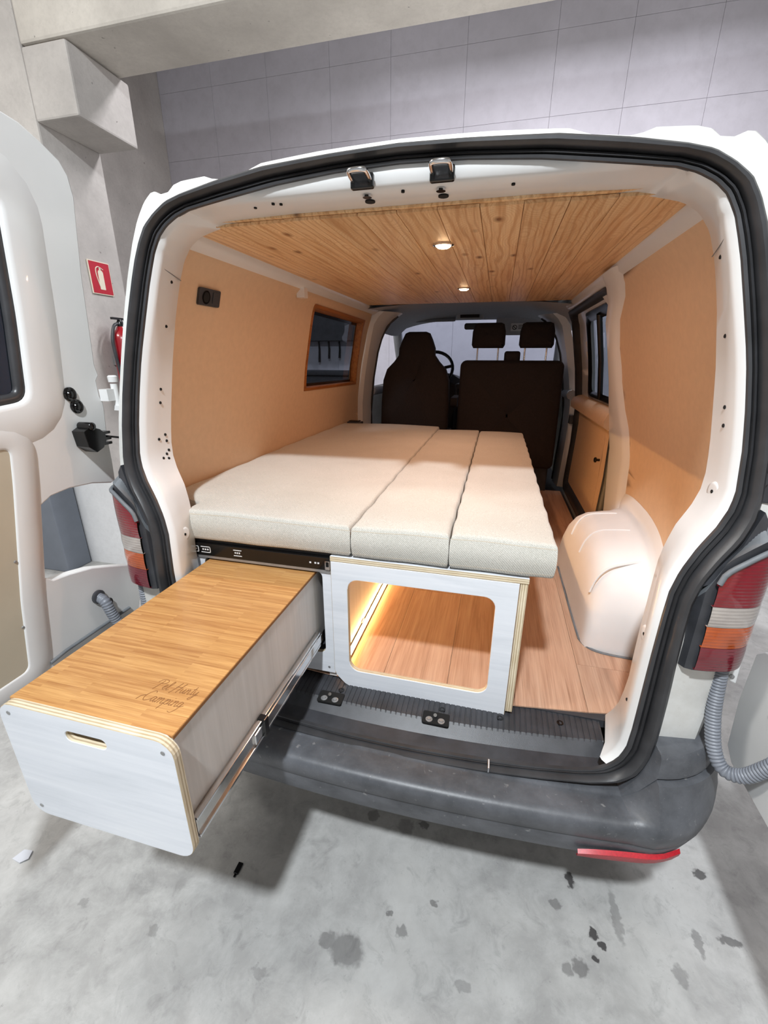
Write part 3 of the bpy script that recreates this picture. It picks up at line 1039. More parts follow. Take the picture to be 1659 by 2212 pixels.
bmp = MB()
path = []
for k in range(41):
    x = .70 * (k / 20 - 1)
    path.append((x, -.205 + .05 * (x / .8) ** 2, 0.0))
def corner(sgn):
    pts = []
    for t in [i / 14 for i in range(1, 15)]:
        a = t * PI / 2
        pts.append((sgn * (.70 + .185 * math.sin(a)), -.167 + .20 * (1 - math.cos(a)), t))
    return pts + [(sgn * .892, .10, 1.0), (sgn * .90, .30, 1.0)]
cr = corner(1)
full = [(-x, y, t) for x, y, t in reversed(cr)] + path + cr
rings = []
for i, (x, y, t) in enumerate(full):
    p0 = full[max(i - 1, 0)]; p1 = full[min(i + 1, len(full) - 1)]
    tx, ty = p1[0] - p0[0], p1[1] - p0[1]
    L = math.hypot(tx, ty)
    nx, ny = ty / L, -tx / L
    up = max(0, min(1, (abs(x) - .685) / .035))
    up = up * up * (3 - 2 * up)
    zt = .556 + .172 * up
    wv = 1 - .42 * min(1, t * 1.6)
    zl = .41 + .06 * min(1, t * 1.3)
    prof_ = [(-.06 * (1 - .3 * up), zt - .05 + .055 * up), (-.03, zt + .001), (.004 + .026 * up, zt), (.012 + .026 * up, zt - .002 - .008 * up), (.016 + .028 * up, zt - .003 - .062 * up), (.018 + .020 * up, zt - .003 - .070 * up), (.022 + .034 * up, zt - .003 - .074 * up), (.080 * wv + .02 * up, .560 + .018 * up), (.095 * wv + .016 * up, .555 + .004 * up), (.103 * wv + .012 * up, .545), (0.105 * wv + .010 * up, .532), (.102 * wv + .008 * up, .499), (.096 * wv + .008 * up, .491), (.097 * wv + .008 * up, .486), (.078 * wv + .006 * up, zl), (.060 * wv, zl - .014), (-.02, zl - .016), (-.10, zl + .01)]
    rings.append([(x + nx * d, y + ny * d, z) for d, z in prof_])
bmp.loft(rings, False)
bumper = bmp.build('rear_bumper', 'bumper', van, smooth=35)
for x in (.255, .78, -.155):
    z = .452 if x < .5 else .475
    y = Yr(x, .4) - .1 + (.0 if x < .5 else .045)
    MB().lathe((x, y + .006, z), (0, -1, -.2), [(.012, 0), (.012, .006), (.007, .006), (.006, .003)], 14).build('bumper_plug', 'black_plastic', bumper, smooth=40)
r = MB()
rr_ = []
for k in range(13):
    x = .56 + .25 * k / 12
    y = -.205 + .05 * (x / .8) ** 2 - .078 - .022 + (0 if x < .72 else (x - .72) ** 2 * 3.0)
    s_ = math.sin(PI * min(1, max(.02, k / 12 * 1.1))) ** .4 if k < 11 else 1 - (k - 10) * .3
    rr_.append([(x, y + .004, .440 + .02 * k / 12 + .011 * s_), (x, y - .005, .436 + .02 * k / 12 + .008 * s_), (x, y - .002, .428 + .02 * k / 12 - .006 * s_), (x, y + .008, .424 + .02 * k / 12 - .011 * s_)])
r.loft(rr_, False)
note(r.build('bumper_reflector', 'reflector', bumper, smooth=60), 'long red reflector')

# ------------------------------------------------------------ tail lights
def lpath(sgn, off=0.0):
    pts = [(.757, -.158), (.80, -.153), (.845, -.138), (.873, -.105), (.884, -.055), (.888, .0)]
    sm = smoothpath([(a, b_, 0) for a, b_ in pts], 5)
    out = []
    for i, p in enumerate(sm):
        t = (sm[min(i + 1, len(sm) - 1)] - sm[max(i - 1, 0)]).normalized()
        out.append((sgn * (p.x + t.y * off), p.y - t.x * off))
    return out
def ztop(i, n):
    t = i / n
    return 1.185 + .075 * min(1, (t / .35)) ** .6 + .012 * t
def tail_light(sgn):
    hs = MB()
    P0 = lpath(sgn, -.004)
    n = len(P0) - 1
    inner = [(sgn * .728, -.128), (sgn * .742, -.150)]
    P = inner + P0
    def zt(i):
        return (1.125, 1.165)[i] if i < 2 else ztop(i - 2, n) + .028
    _so = sum(S_OUT, [])
    def clampx(x, z):
        lim = interp(z, [p[1] for p in reversed(_so)], [p[0] for p in reversed(_so)]) + .012
        return sgn * max(abs(x), lim)
    zb = .958
    hs.loft([[(x, y, zb) for x, y in P], [(x, y, zt(i)) for i, (x, y) in enumerate(P)], [(clampx(x * .99, zt(i) + .03), y + .045, zt(i) + .03) for i, (x, y) in enumerate(P)], [(clampx(x * .985, zt(i) + .042), y + .11, zt(i) + .042) for i, (x, y) in enumerate(P)]], False, mis=[0, 1, 1])
    hs.face([(x, y, zb) for x, y in P] + [(sgn * .80, .02, zb)])
    # triangular cover plate reaching up beside the seal
    hs.prism([(.737, 1.17), (.775, 1.19), (.79, 1.225), (.835, 1.285), (.838, 1.325), (.828, 1.345), (.80, 1.27), (.76, 1.215)], -.16, -.09, lambda u, v, d: (sgn * u, d + .17 * max(0, v - 1.05), v), mi=0)
    h = hs.build('tail_light', ['black_plastic', 'dusty_plastic'], van, smooth=40)
    Pl = lpath(sgn, .004)
    bands = [('fog_lens', 'lens_dark_red', 0.0, .965, 1.027), ('indicator_lens', 'lens_orange', 1.028, 1.028, 1.082), ('reversing_lens', 'lens_clear', 1.083, 1.083, 1.134), ('brake_lens', 'lens_red', 1.135, 1.135, None)]
    for nm, mt, _, z0, z1 in bands:
        L = MB()
        rows_ = 6
        rg = []
        for j in range(rows_ + 1):
            rg.append([(x, y - .002 * math.sin(PI * j / rows_), z0 + ((z1 if z1 else ztop(i, n)) - z0) * j / rows_) for i, (x, y) in enumerate(Pl)])
        bk = [(x, y + .012, rg[0][i][2]) for i, (x, y) in enumerate(lpath(sgn, -.004))]
        tk = [(x, y + .0, rg[-1][i][2]) for i, (x, y) in enumerate(lpath(sgn, -.006))]
        L.loft([bk] + rg + [tk], False)
        L.build(nm, mt, h, smooth=50)
    fr = MB()
    fr.tube([(x, y, ztop(i, n) + .006) for i, (x, y) in enumerate(Pl)], .006, 8)
    fr.build('lens_trim', 'dusty_plastic', h, smooth=60)
    return h
note(tail_light(-1), 'tail light beside the drawer'); note(tail_light(1), 'tail light above the bumper corner')

# hinge hardware on the right body corner
hp = MB().prism(rrect(.792, .87, 1.495, 1.60, .02), -.03, -.045, lambda u, v, d: (u, d + .17 * (v - 1.5) * .6, v)).build('hinge_plate', 'white_paint', van, bevel=.002)
for x, z in ((.808, 1.575), (.822, 1.515)):
    MB().lathe((x, -.040 + .1 * (z - 1.5), z), (0, -1, 0), [(.013, 0), (.013, .005), (.006, .007), (.005, .003)], 14).build('bolt', 'white_paint', hp, smooth=40)
cp = MB().box(.80, .90, -.075, -.03, 1.355, 1.46).build('check_strap_plate', 'black_plastic', van, bevel=.004)
for x, z in ((.827, 1.44), (.822, 1.405), (.816, 1.382), (.845, 1.45)):
    MB().lathe((x, -.074, z), (0, -1, 0), [(.011, 0), (.011, .007), (.004, .008), (.003, .004)], 14).build('rubber_boss', 'black_plastic', cp, smooth=40)
# corner gutter bracket under each light
for sgn in (-1, 1):
    br = MB().prism([(.852, .945), (.905, .945), (.908, .87), (.885, .88)], -.062, -.056, lambda u, v, d: (sgn * u, d, v)).build('corner_bracket', 'white_paint', van, bevel=.003)
    for x, z in ((.870, .922), (.893, .893)):
        MB().lathe((sgn * x, -.0625, z), (0, -1, 0), [(.006, 0), (.006, .003), (.003, .004)], 10).build('bolt', 'grey_metal', br, smooth=40)

def conduit(path, r, name, parent, pitch=.0085):
    P = smoothpath(path, 12)
    L = [0]
    for a, b_ in zip(P, P[1:]):
        L.append(L[-1] + (b_ - a).length)
    n = int(L[-1] / (pitch / 4))
    pts, rad = [], []
    for k in range(n + 1):
        d = L[-1] * k / n
        pts.append(Vector([interp(d, L, [p[i] for p in P]) for i in range(3)]))
        rad.append(r * (1 - .16 * (1 if (k % 4) in (0,) else .35 if (k % 4) in (1, 3) else 0)))
    m = MB(); m.tube(pts, rad, 14)
    return m.build(name, 'grey_conduit', parent, smooth=70)
# ------------------------------------------------------------ rear wing doors
def rear_door(sgn, X):
    """built at 90 degrees to the body; sgn -1 is the door beside the fire sign"""
    F = lambda u, v, d: (sgn * (X + d), u, v)
    outl = [(-.14, 2.195), (-.10, 2.19), (-.052, 2.17), (-.008, 2.147), (.013, 2.113), (.018, 2.07), (.006, 1.985), (-.010, 1.867), (-.02, 1.745), (-.030, 1.63), (-.024, 1.60), (-.036, 1.585), (-.036, 1.54), (-.028, 1.52), (-.028, 1.505), (-.038, 1.42), (-.04, 1.33), (-.044, 1.275)]
    cut = [(-.06, 1.270), (-.127, 1.286), (-.203, 1.292), (-.26, 1.286), (-.298, 1.267), (-.319, 1.234), (-.334, 1.164), (-.345, 1.106), (-.340, 1.072), (-.318, 1.052), (-.269, 1.046), (-.194, 1.030), (-.13, 1.005), (-.06, .975), (-.035, .95)]
    low = [(-.03, .84), (-.05, .70), (-.09, .64), (-.82, .64) if sgn > 0 else (-.30, .80), (-.82, .80)]
    if sgn < 0:
        low = [(-.035, .86), (-.06, .80), (-.30, .795), (-.82, .795)]
    else:
        low = [(-.03, .80), (-.045, .66), (-.08, .635), (-.82, .62)]
    free = [(-.82, 2.05), (-.79, 2.15), (-.72, 2.19)]
    loop = outl + cut + low + free
    win = [(-.200, 2.02), (-.225, 1.75), (-.254, 1.545), (-.74, 1.49), (-.70, 2.005)]
    win = roundpoly(win, .035)
    m = MB()
    m.prism(loop, 0, .035, F, [win])
    d = m.build('rear_door', 'white_paint', van, bevel=.006, smooth=40)
    def inset(lp, a):
        cx_ = sum(p[0] for p in lp) / len(lp); cz_ = sum(p[1] for p in lp) / len(lp)
        out = []
        for i, p in enumerate(lp):
            p0 = lp[i - 1]; p1 = lp[(i + 1) % len(lp)]
            tx, ty = p1[0] - p0[0], p1[1] - p0[1]
            L = math.hypot(tx, ty) or 1
            nx, ny = ty / L, -tx / L
            if (p[0] - cx_) * nx + (p[1] - cz_) * ny < 0:
                nx, ny = -nx, -ny
            out.append((p[0] + nx * a, p[1] + ny * a))
        return out
    # raised pressing round the window
    rm = MB()
    rings_ = [[F(u, v, dd) for u, v in inset(win, a)] for a, dd in ((0.0, .012), (.003, -.001), (.007, -.005), (.014, -.007), (.058, -.008), (.080, -.0055), (.10, -.0015), (.112, .002))]
    rm.loft(rings_, True)
    rm.build('window_pressing', 'white_paint', d, smooth=60)
    rb_ = MB()
    rings_ = [[F(u, v, dd) for u, v in inset(win, a)] for a, dd in ((.004, .008), (-.004, .002), (-.016, .004), (-.022, .012), (-.022, .02))]
    rb_.loft(rings_, True)
    rb_.build('window_rubber', 'rubber', d, smooth=60)
    gl_ = MB(); gl_.prism(inset(win, -.012), .016, .020, F)
    gl_.build('window_pane', 'glass_tint', d)
    pan = [(-.336, 1.435), (-.352, 1.345), (-.385, 1.19), (-.417, 1.04), (-.448, .845), (-.79, .842), (-.74, 1.43)]
    pan = roundpoly(pan, .02)
    pm_ = MB(); pm_.prism(pan, -.006, .0, F)
    bd = pm_.build('lining_board', 'door_board', d)
    fr = MB()
    rings_ = [[F(u, v, dd) for u, v in inset(pan, a)] for a, dd in ((.0, -.006), (.001, -.008), (.005, -.0095), (.036, -.010), (.052, -.007), (.066, -.003), (.074, .002))]
    fr.loft(rings_, True)
    fr.build('board_frame', 'white_paint', d, smooth=60)
    for u, v in ((-.40, 1.15), (-.43, .97)):
        MB().lathe(F(u, v, -.006), (-sgn, 0, 0), [(.004, 0), (.003, .003)], 8).build('screw', 'grey_metal', d)
    # low rubber edge near the bottom
    bt = MB() if sgn < 0 else None
    if bt: bt.tube([F(-.39, .822, -.004), F(-.34, .828, -.004), F(-.10, .83, -.004)], .005, 8)
    if bt: bt.build('drip_rubber', 'dusty_plastic', d, smooth=60)
    for u, v in ((-.134, 1.552), (-.121, 1.517)):
        MB().lathe(F(u, v, .002), (-sgn, 0, 0), [(.020, 0), (.020, .006), (.016, .008), (.013, .006), (.010, .006), (.008, .009), (.003, .010)], 20).build('rubber_cap', 'black_gloss', d, smooth=40)
    ck = MB()
    ck.prism([(-.155, 1.45), (-.13, 1.462), (-.10, 1.45), (-.085, 1.435), (-.085, 1.415), (-.10, 1.395), (-.125, 1.385), (-.15, 1.405)], -.045, .0, F)
    for dz in (.012, -.006, -.02):
        ck.box(*sorted((sgn * (X - .04), sgn * (X - .012))), -.09, -.062, 1.424 + dz - .004, 1.424 + dz + .004)
    ck.lathe(F(-.128, 1.462, -.02), (-sgn, 0, 0), [(.012, -.015), (.012, .03), (.006, .034)], 14)
    ck.tube([F(-.07, 1.424, -.02), (sgn * (X - .075), .0, 1.405)], .0035, 8)
    ck.build('check_strap', 'black_gloss', d, bevel=.002, smooth=40)
    hg = MB()
    hg.cyl((sgn * (X - .025), .0, 1.50), (sgn * (X - .025), .0, 1.575), .010, 16)
    hg.box(*sorted((sgn * (X - .065), sgn * (X - .02))), -.012, .012, 1.495, 1.51)
    hg.lathe((sgn * (X - .025), .0, 1.58), (0, 0, 1), [(.013, 0), (.014, .016), (.010, .020)], 14)
    hg.box(*sorted((sgn * (X - .03), sgn * X)), -.035, 0, 1.525, 1.56)
    hg.build('door_hinge', 'white_paint', d, smooth=35)
    bs_ = MB()
    bs_.lathe(F(-.20, .930, .0), (-sgn, 0, 0), [(.022, 0), (.022, .006), (.017, .010), (.014, .010)], 18)
    bs_.build('grommet', 'black_plastic', d, smooth=40)
    bs_ = MB()
    bs_.lathe(F(-.172, .895, .0), (-sgn, 0, 0), [(.014, 0), (.014, .008), (.009, .010), (.003, .013)], 16)
    bs_.build('door_buffer', 'black_gloss', d, smooth=40)
    return d
dl = rear_door(-1, .93)
note(dl, 'door standing open beside the column, tinted window')
conduit([(-.93, -.20, .93), (-.905, -.20, .915), (-.895, -.195, .87), (-.885, -.175, .80), (-.865, -.15, .74), (-.845, -.125, .76), (-.838, -.115, .84), (-.835, -.11, .95)], .0165, 'cable_conduit', dl)
dr = rear_door(1, .945)
note(dr, 'door standing open, only its lower corner in sight')
conduit([(.835, -.115, .96), (.838, -.118, .90), (.842, -.13, .82), (.852, -.155, .74), (.87, -.18, .705), (.90, -.20, .715), (.925, -.22, .77), (.94, -.23, .81)], .0175, 'cable_conduit', dr)

# ------------------------------------------------------------ side windows and sliding door
wf = MB()
def ins(lp, a):
    cy_ = sum(p[0] for p in lp) / 4; cz_ = sum(p[1] for p in lp) / 4
    return [(p[0] + (a if p[0] < cy_ else -a), p[1] + (a if p[1] < cz_ else -a)) for p in lp]
def ds(lp, k=10):
    out = []
    for a, b_ in zip(lp, lp[1:] + lp[:1]):
        out += [(a[0] + (b_[0] - a[0]) * j / k, a[1] + (b_[1] - a[1]) * j / k) for j in range(k)]
    return out
wf.loft([[(-(wx(v) + o_), u, v) for u, v in ds(ins(WIN, a))] for a, o_ in ((-.008, .002), (-.008, -.006), (.008, -.006), (.012, .0), (.014, .05))], True)
win_l = wf.build('side_window', 'walnut_frame', van, smooth=30)
note(win_l, 'window with a varnished wood frame')
g = MB(); g.loft([[(-(wx(v) + .050), u, v) for u, v in ((1.2, 1.42 + .54 * k / 8), (2.28, 1.42 + .54 * k / 8))] for k in range(9)], False)
g.build('window_pane', 'glass_tint', win_l, smooth=80)
g = MB(); g.loft([[(-(wx(v) + .042), u, v) for u, v in ds(ins(WIN, a))] for a in (.012, .03)], True)
g.build('pane_border', 'black_gloss', win_l)

# sliding door on the right
def rloop(y0, y1, z0, z1, r, lean=0.0, n=5):
    return [(u - lean * max(0, v - 1.4), v) for u, v in ds(rrect(y0, y1, z0, z1, r, n), 4)]
sdp = MB()
DO = rloop(1.40, 2.64, .64, 1.955, .09, .42)
DW = rloop(1.50, 2.27, 1.41, 1.905, .05, .45)
def wpatch2(mb, lp, holes, off):
    bm = bmesh.new(); es = []
    for loop in [lp] + holes:
        vv = [bm.verts.new((p[0], p[1], 0)) for p in loop]
        for k in range(len(vv)):
            es.append(bm.edges.new((vv[k], vv[(k + 1) % len(vv)])))
    bmesh.ops.triangle_fill(bm, use_beauty=True, edges=es, normal=(0, 0, 1))
    for k in range(1, 24):
        bmesh.ops.bisect_plane(bm, geom=bm.verts[:] + bm.edges[:] + bm.faces[:], plane_co=(0, .64 + 1.35 * k / 24, 0), plane_no=(0, 1, 0))
    bm.verts.index_update()
    i = len(mb.v)
    mb.v += [(wx(v.co.y) + off, v.co.x, v.co.y) for v in bm.verts]
    for f in bm.faces:
        mb.f.append(tuple(i + v.index for v in f.verts)); mb.mi.append(0)
    bm.free()
wpatch2(sdp, DO, [DW], .03)
sdp.loft([[(wx(v) + .03, u, v) for u, v in DW], [(wx(v) + .06, u, v) for u, v in DW]], True)
sdoor = sdp.build('sliding_door', 'white_paint', van, smooth=30)
note(sdoor, 'closed side door lined with tan board below its window')
s_ = MB()
s_.loft([[(wx(v) + o_, u, v) for u, v in rloop(1.40 - a, 2.64 + a, .64 - a, 1.955 + a * .3, .09, .42)] for a, o_ in ((-.055, .03), (-.045, -.004), (-.02, -.016), (.012, -.012), (.028, .0), (.03, .02))], True)
s_.build('door_seal', 'rubber', sdoor, smooth=60)
s_ = MB()
s_.loft([[(wx(v) + o_, u, v) for u, v in rloop(1.50 + a, 2.27 - a, 1.41 + a, 1.905 - a, .05, .45)] for a, o_ in ((-.02, .028), (-.012, .018), (.012, .02), (.035, .034))], True)
s_.build('window_rubber', 'black_gloss', sdoor, smooth=60)
s_ = MB(); s_.loft([[(wx(v) + .045, u, v) for u, v in ((1.45, 1.39 + .53 * k / 8), (2.55, 1.39 + .53 * k / 8))] for k in range(9)], False)
s_.build('window_pane', 'glass_tint', sdoor, smooth=80)
s_ = MB()
s_.tube([(wx(1.42) + .025, 1.90, 1.42), (wx(1.65) + .025, 1.80, 1.65), (wx(1.89) + .025, 1.69, 1.89)], .016, 8)
s_.build('window_divider', 'black_gloss', sdoor, smooth=60)
bl = MB()
wall_patch(bl, 1, [(1.42, .70), (1.62, .70), (1.66, 1.285), (1.44, 1.285)], off=.012)
bl.build('lining_board', 'lining', sdoor, smooth=30)
bl = MB()
wall_patch(bl, 1, [(1.624, .70), (2.56, .70), (2.58, 1.285), (1.664, 1.285)], off=.012)
bl.build('lining_board', 'lining', sdoor, smooth=30)
ld = MB()
ld.loft([[(.90, y, 1.395), (.868, y, 1.39), (.842, y, 1.37), (.828, y, 1.335), (.832, y, 1.30), (.86, y, 1.285), (.90, y, 1.285)] for y in (1.43, 2.0, 2.62)], False)
ld.face([(.90, 1.43, 1.395), (.868, 1.43, 1.39), (.842, 1.43, 1.37), (.828, 1.43, 1.335), (.832, 1.43, 1.30), (.86, 1.43, 1.285), (.90, 1.43, 1.285)])
ld.build('padded_ledge', 'lining', sdoor, smooth=50)
MB().lathe((.888, 1.64, 1.08), (-1, 0, 0), [(.008, 0), (.008, .016), (.016, .02), (.016, .028), (.01, .032)], 14).build('door_knob', 'black_gloss', sdoor, smooth=40)
MB().box(.845, .875, 2.66, 2.72, 1.155, 1.225).build('door_catch', 'black_plastic', sdoor, bevel=.004)

# ------------------------------------------------------------ cab
for sgn in (-1, 1):
    bpil = MB()
    rings_ = []
    for z in [.60, .85, 1.1, 1.3, 1.5, 1.7, 1.82, 1.90, 1.95, 1.99]:
        x = wx(z) - .015
        k = max(0, (z - 1.70) / .29)
        inx = .040 + .075 * k ** 2.0
        y0 = (2.30 + .22 * max(0, min(.7, 1.9 - z))) if sgn < 0 else 2.74
        rings_.append([(sgn * (x + .04), y0, z), (sgn * (x - .02), y0 + .01, z), (sgn * (x - inx * .7), y0 + .08, z), (sgn * (x - inx), y0 + .16, z), (sgn * (x - inx), y0 + .24, z), (sgn * (x + .04), y0 + .30, z)])
    bpil.loft(rings_, False)
    o = bpil.build('cab_pillar', 'white_paint', van, smooth=50)
    tb = MB()
    tb.tube([(sgn * (wx(z) - .015 - .040 - .075 * max(0, (z - 1.7) / .29) ** 2 - .004), (2.50 + .22 * max(0, min(.7, 1.9 - z))) if sgn < 0 else 2.94, z) for z in (.62, .9, 1.2, 1.5, 1.7, 1.8, 1.86, 1.92, 1.97)], .009, 8)
    tb.build('pillar_edge_seal', 'rubber', o, smooth=60)
hl = MB()
ys = [2.0, 2.1, 2.3, 2.6, 3.0, 3.3, 3.55, 3.62]
zc = [2.002, 2.03, 2.06, 2.075, 2.08, 2.065, 2.035, 2.02]
dr_ = [.05, .09, .13, .16, .17, .16, .12, .10]
xsn = [k / 10 - 1 for k in range(21)]
hl.loft([[(.80 * t, y, z - d_ * abs(t) ** 3.2 - (.04 if abs(t) == 1 else 0)) for t in xsn] for y, z, d_ in zip(ys, zc, dr_)], False)
hl.build('cab_headliner', 'headliner', van, smooth=60)
ws = MB(); ws.face([(-.80, 3.60, 2.02), (.80, 3.60, 2.02), (.86, 4.28, 1.42), (-.86, 4.28, 1.42)])
wsc = ws.build('windscreen', 'glass_clear', van)
for sgn in (-1, 1):
    ap = MB()
    ap.tube([(sgn * .80, 3.50, 2.02), (sgn * .84, 3.85, 1.74), (sgn * .88, 4.28, 1.40)], .05, 10)
    ap.tube([(sgn * .84, 2.70, 1.38), (sgn * .80, 3.5, 1.37), (sgn * .86, 4.0, 1.37)], .04, 8)
    ap.build('windscreen_pillar', 'headliner', wsc, smooth=60)
sv = MB(); sv.prism(rrect(-.76, -.20, -.09, .09, .03), 0, .02, lambda u, v, d: (u, 3.50 + v * .35 - d, 2.035 + v * .18 - .02 * abs(u + .4) - d))
sv.build('sun_visor', 'headliner', van, bevel=.006)
svr = MB(); svr.prism(rrect(.19, .76, 1.87, 2.03, .02), 3.50, 3.52, XZ)
svo = svr.build('sun_visor', 'headliner', van, bevel=.006)
note(svo, 'folded-down visor with a white warning sticker')
lb = MB(); lb.prism(rrect(.33, .47, 1.905, 1.975, .004), 3.494, 3.4985, XZ)
lb.build('warning_sticker', 'print_white', svo)
lb = MB()
lb.tube([(.365 + .019 * math.cos(a), 3.493, 1.938 + .019 * math.sin(a)) for a in [k * PI / 10 for k in range(21)]], .003, 6)
lb.tube([(.352, 3.493, 1.951), (.378, 3.493, 1.925)], .003, 6)
for k in range(3):
    lb.box(.398, .460 - .012 * (k % 2), 3.492, 3.494, 1.925 + .014 * k, 1.930 + .014 * k)
lb.build('sticker_print', 'print_dark', svo)
vt = MB(); vt.box(-.19, .07, 3.42, 3.5, 2.01, 2.085)
v_o = vt.build('roof_console', 'headliner', van, bevel=.012)
vt = MB(); vt.box(-.15, .03, 3.408, 3.425, 2.025, 2.07)
vt.build('console_grille', 'seat_fabric', v_o, bevel=.003)
mr = MB(); mr.prism(rrect(-.12, .12, 1.93, 1.99, .02), 3.60, 3.625, XZ)
mr.build('rear_view_mirror', 'black_gloss', van, bevel=.004)
db = MB()
db.loft([[(x, 3.60, .75), (x, 3.52, 1.15), (x, 3.50, 1.38 + h), (x, 3.56, 1.46 + h), (x, 3.80, 1.47 + h * .5), (x, 4.25, 1.42)] for x, h in ((-.86, -.02), (-.66, .0), (-.58, .05), (-.40, .06), (-.22, .05), (-.14, 0), (.1, 0), (.86, -.02))], False)
dash = db.build('dashboard', 'dash', van, smooth=40)
MB().box(-.16, .06, 3.36, 3.52, .9, 1.42).build('centre_console', 'dash', dash, bevel=.02)
MB().box(-.13, .03, 3.352, 3.362, 1.30, 1.37).build('radio', 'black_gloss', dash, bevel=.004)
sw = MB()
cw = Vector((-.36, 3.15, 1.56)); ax = Vector((0, -.82, .57)).normalized(); u_ = Vector((1, 0, 0)); v_ = ax.cross(u_)
sw.tube([cw + .19 * (math.cos(a) * u_ + math.sin(a) * v_) for a in [2 * PI * k / 32 for k in range(33)]], .015, 10)
for a in (.2, PI - .2, 1.5 * PI):
    sw.tube([cw - ax * .02, cw + .185 * (math.cos(a) * u_ + math.sin(a) * v_)], .014, 8)
sw.lathe(cw - ax * .04, ax, [(.03, 0), (.065, .01), (.065, .035), (.05, .045)], 20)
sw.cyl(cw - ax * .04, cw - ax * .32, .03, 12)
sw.build('steering_wheel', 'black_gloss', dash, smooth=50)
cf = MB().box(-.88, .88, 2.4, 3.7, .50, .56).build('cab_floor', 'black_plastic', van)

def cushion(mb, loop, y0, y1, bulge=.02, tilt=0.0, z0=0.0, rnd=.03, n=5):
    """soft slab: loop is X-Z, thickness along Y, rounded edges"""
    cx_ = sum(p[0] for p in loop) / len(loop); cz_ = sum(p[1] for p in loop) / len(loop)
    rr2 = []
    for k in range(2 * n + 1):
        t = -1 + k / n
        s_ = (1 - abs(t) ** 3) ** .5 if abs(t) < 1 else 0
        y = (y0 + y1) / 2 + t * (y1 - y0) / 2
        a = rnd * (1 - s_)
        r_ = []
        for i, p in enumerate(loop):
            p0 = loop[i - 1]; p1 = loop[(i + 1) % len(loop)]
            tx, ty = p1[0] - p0[0], p1[1] - p0[1]; L = math.hypot(tx, ty) or 1
            nx, ny = ty / L, -tx / L
            if (p[0] - cx_) * nx + (p[1] - cz_) * ny < 0:
                nx, ny = -nx, -ny
            x, z = p[0] - nx * a, p[1] - ny * a
            r_.append((x, y + (z - z0) * tilt, z))
        rr2.append(r_)
    for sgn_, end in ((-1, rr2[0]), (1, rr2[-1])):
        caps_ = []
        for s2 in (.75, .4, .02):
            caps_.append([(cx_ + (x - cx_) * s2, y + sgn_ * bulge * (1 - s2 * s2), cz_ + (z - cz_) * s2) for x, y, z in end])
        if sgn_ < 0:
            rr2 = caps_[::-1] + rr2
        else:
            rr2 = rr2 + caps_
    mb.loft(rr2, True)
    return mb

ds_t = thing('driver_seat', (-.42, 2.65, .56), 'dark brown driver seat with its headrest built in, behind the steering wheel', 'seat')
hlf = [(.0, 1.862), (.07, 1.862), (.10, 1.85), (.125, 1.80), (.15, 1.735), (.152, 1.68), (.19, 1.63), (.25, 1.57), (.28, 1.48), (.29, 1.30), (.29, 1.10), (.27, .98), (.2, .95), (0, .95)]
lp = [(-.42 + x, z) for x, z in hlf] + [(-.42 - x, z) for x, z in reversed(hlf[1:-1])]
cushion(MB(), lp, 2.50, 2.64, .015, .10, 1.0).build('backrest', 'seat_fabric', ds_t, smooth=70)
MB().prism(rrect(-.70, -.14, 2.55, 3.12, .06), .88, 1.02, XY).build('seat_base', 'seat_fabric', ds_t, bevel=.04, segs=4)
MB().box(-.66, -.18, 2.58, 3.05, .56, .88).build('seat_box', 'black_plastic', ds_t, bevel=.01)
a_ = MB(); a_.prism(rrect(2.64, 3.0, 1.26, 1.34, .035), -.125, -.07, YZ)
a_.build('armrest', 'seat_fabric', ds_t, bevel=.012)

bt_ = thing('passenger_bench', (.34, 2.65, .56), 'dark double passenger bench with two headrests on chrome posts', 'seat')
lp = rrect(-.055, .745, .80, 1.642, .05)
cushion(MB(), lp, 2.50, 2.66, .012, .10, 1.0).build('backrest', 'seat_fabric', bt_, smooth=70)
MB().prism(rrect(-.05, .74, 2.56, 3.12, .05), .88, 1.02, XY).build('seat_base', 'seat_fabric', bt_, bevel=.04, segs=4)
MB().box(-.03, .72, 2.58, 3.05, .56, .88).build('seat_box', 'black_plastic', bt_, bevel=.01)
cushion(MB(), rrect(.285, .41, 1.60, 1.712, .02), 2.56, 2.68, .005, .10, 1.0, .015).build('belt_housing', 'seat_fabric', bt_, smooth=70)
for xc in (.152, .523):
    hr = cushion(MB(), [(xc - .118, 1.735), (xc + .118, 1.735), (xc + .132, 1.76), (xc + .130, 1.86), (xc + .115, 1.915), (xc + .09, 1.926), (xc - .09, 1.926), (xc - .115, 1.915), (xc - .130, 1.86), (xc - .132, 1.76)], 2.57, 2.67, .01, .10, 1.0).build('headrest', 'seat_fabric', bt_, smooth=70)
    for dx in (-.082, .082):
        p_ = MB(); p_.cyl((xc + dx, 2.68, 1.60), (xc + dx, 2.69, 1.76), .007, 12)
        p_.build('headrest_post', 'chrome', hr, smooth=60)

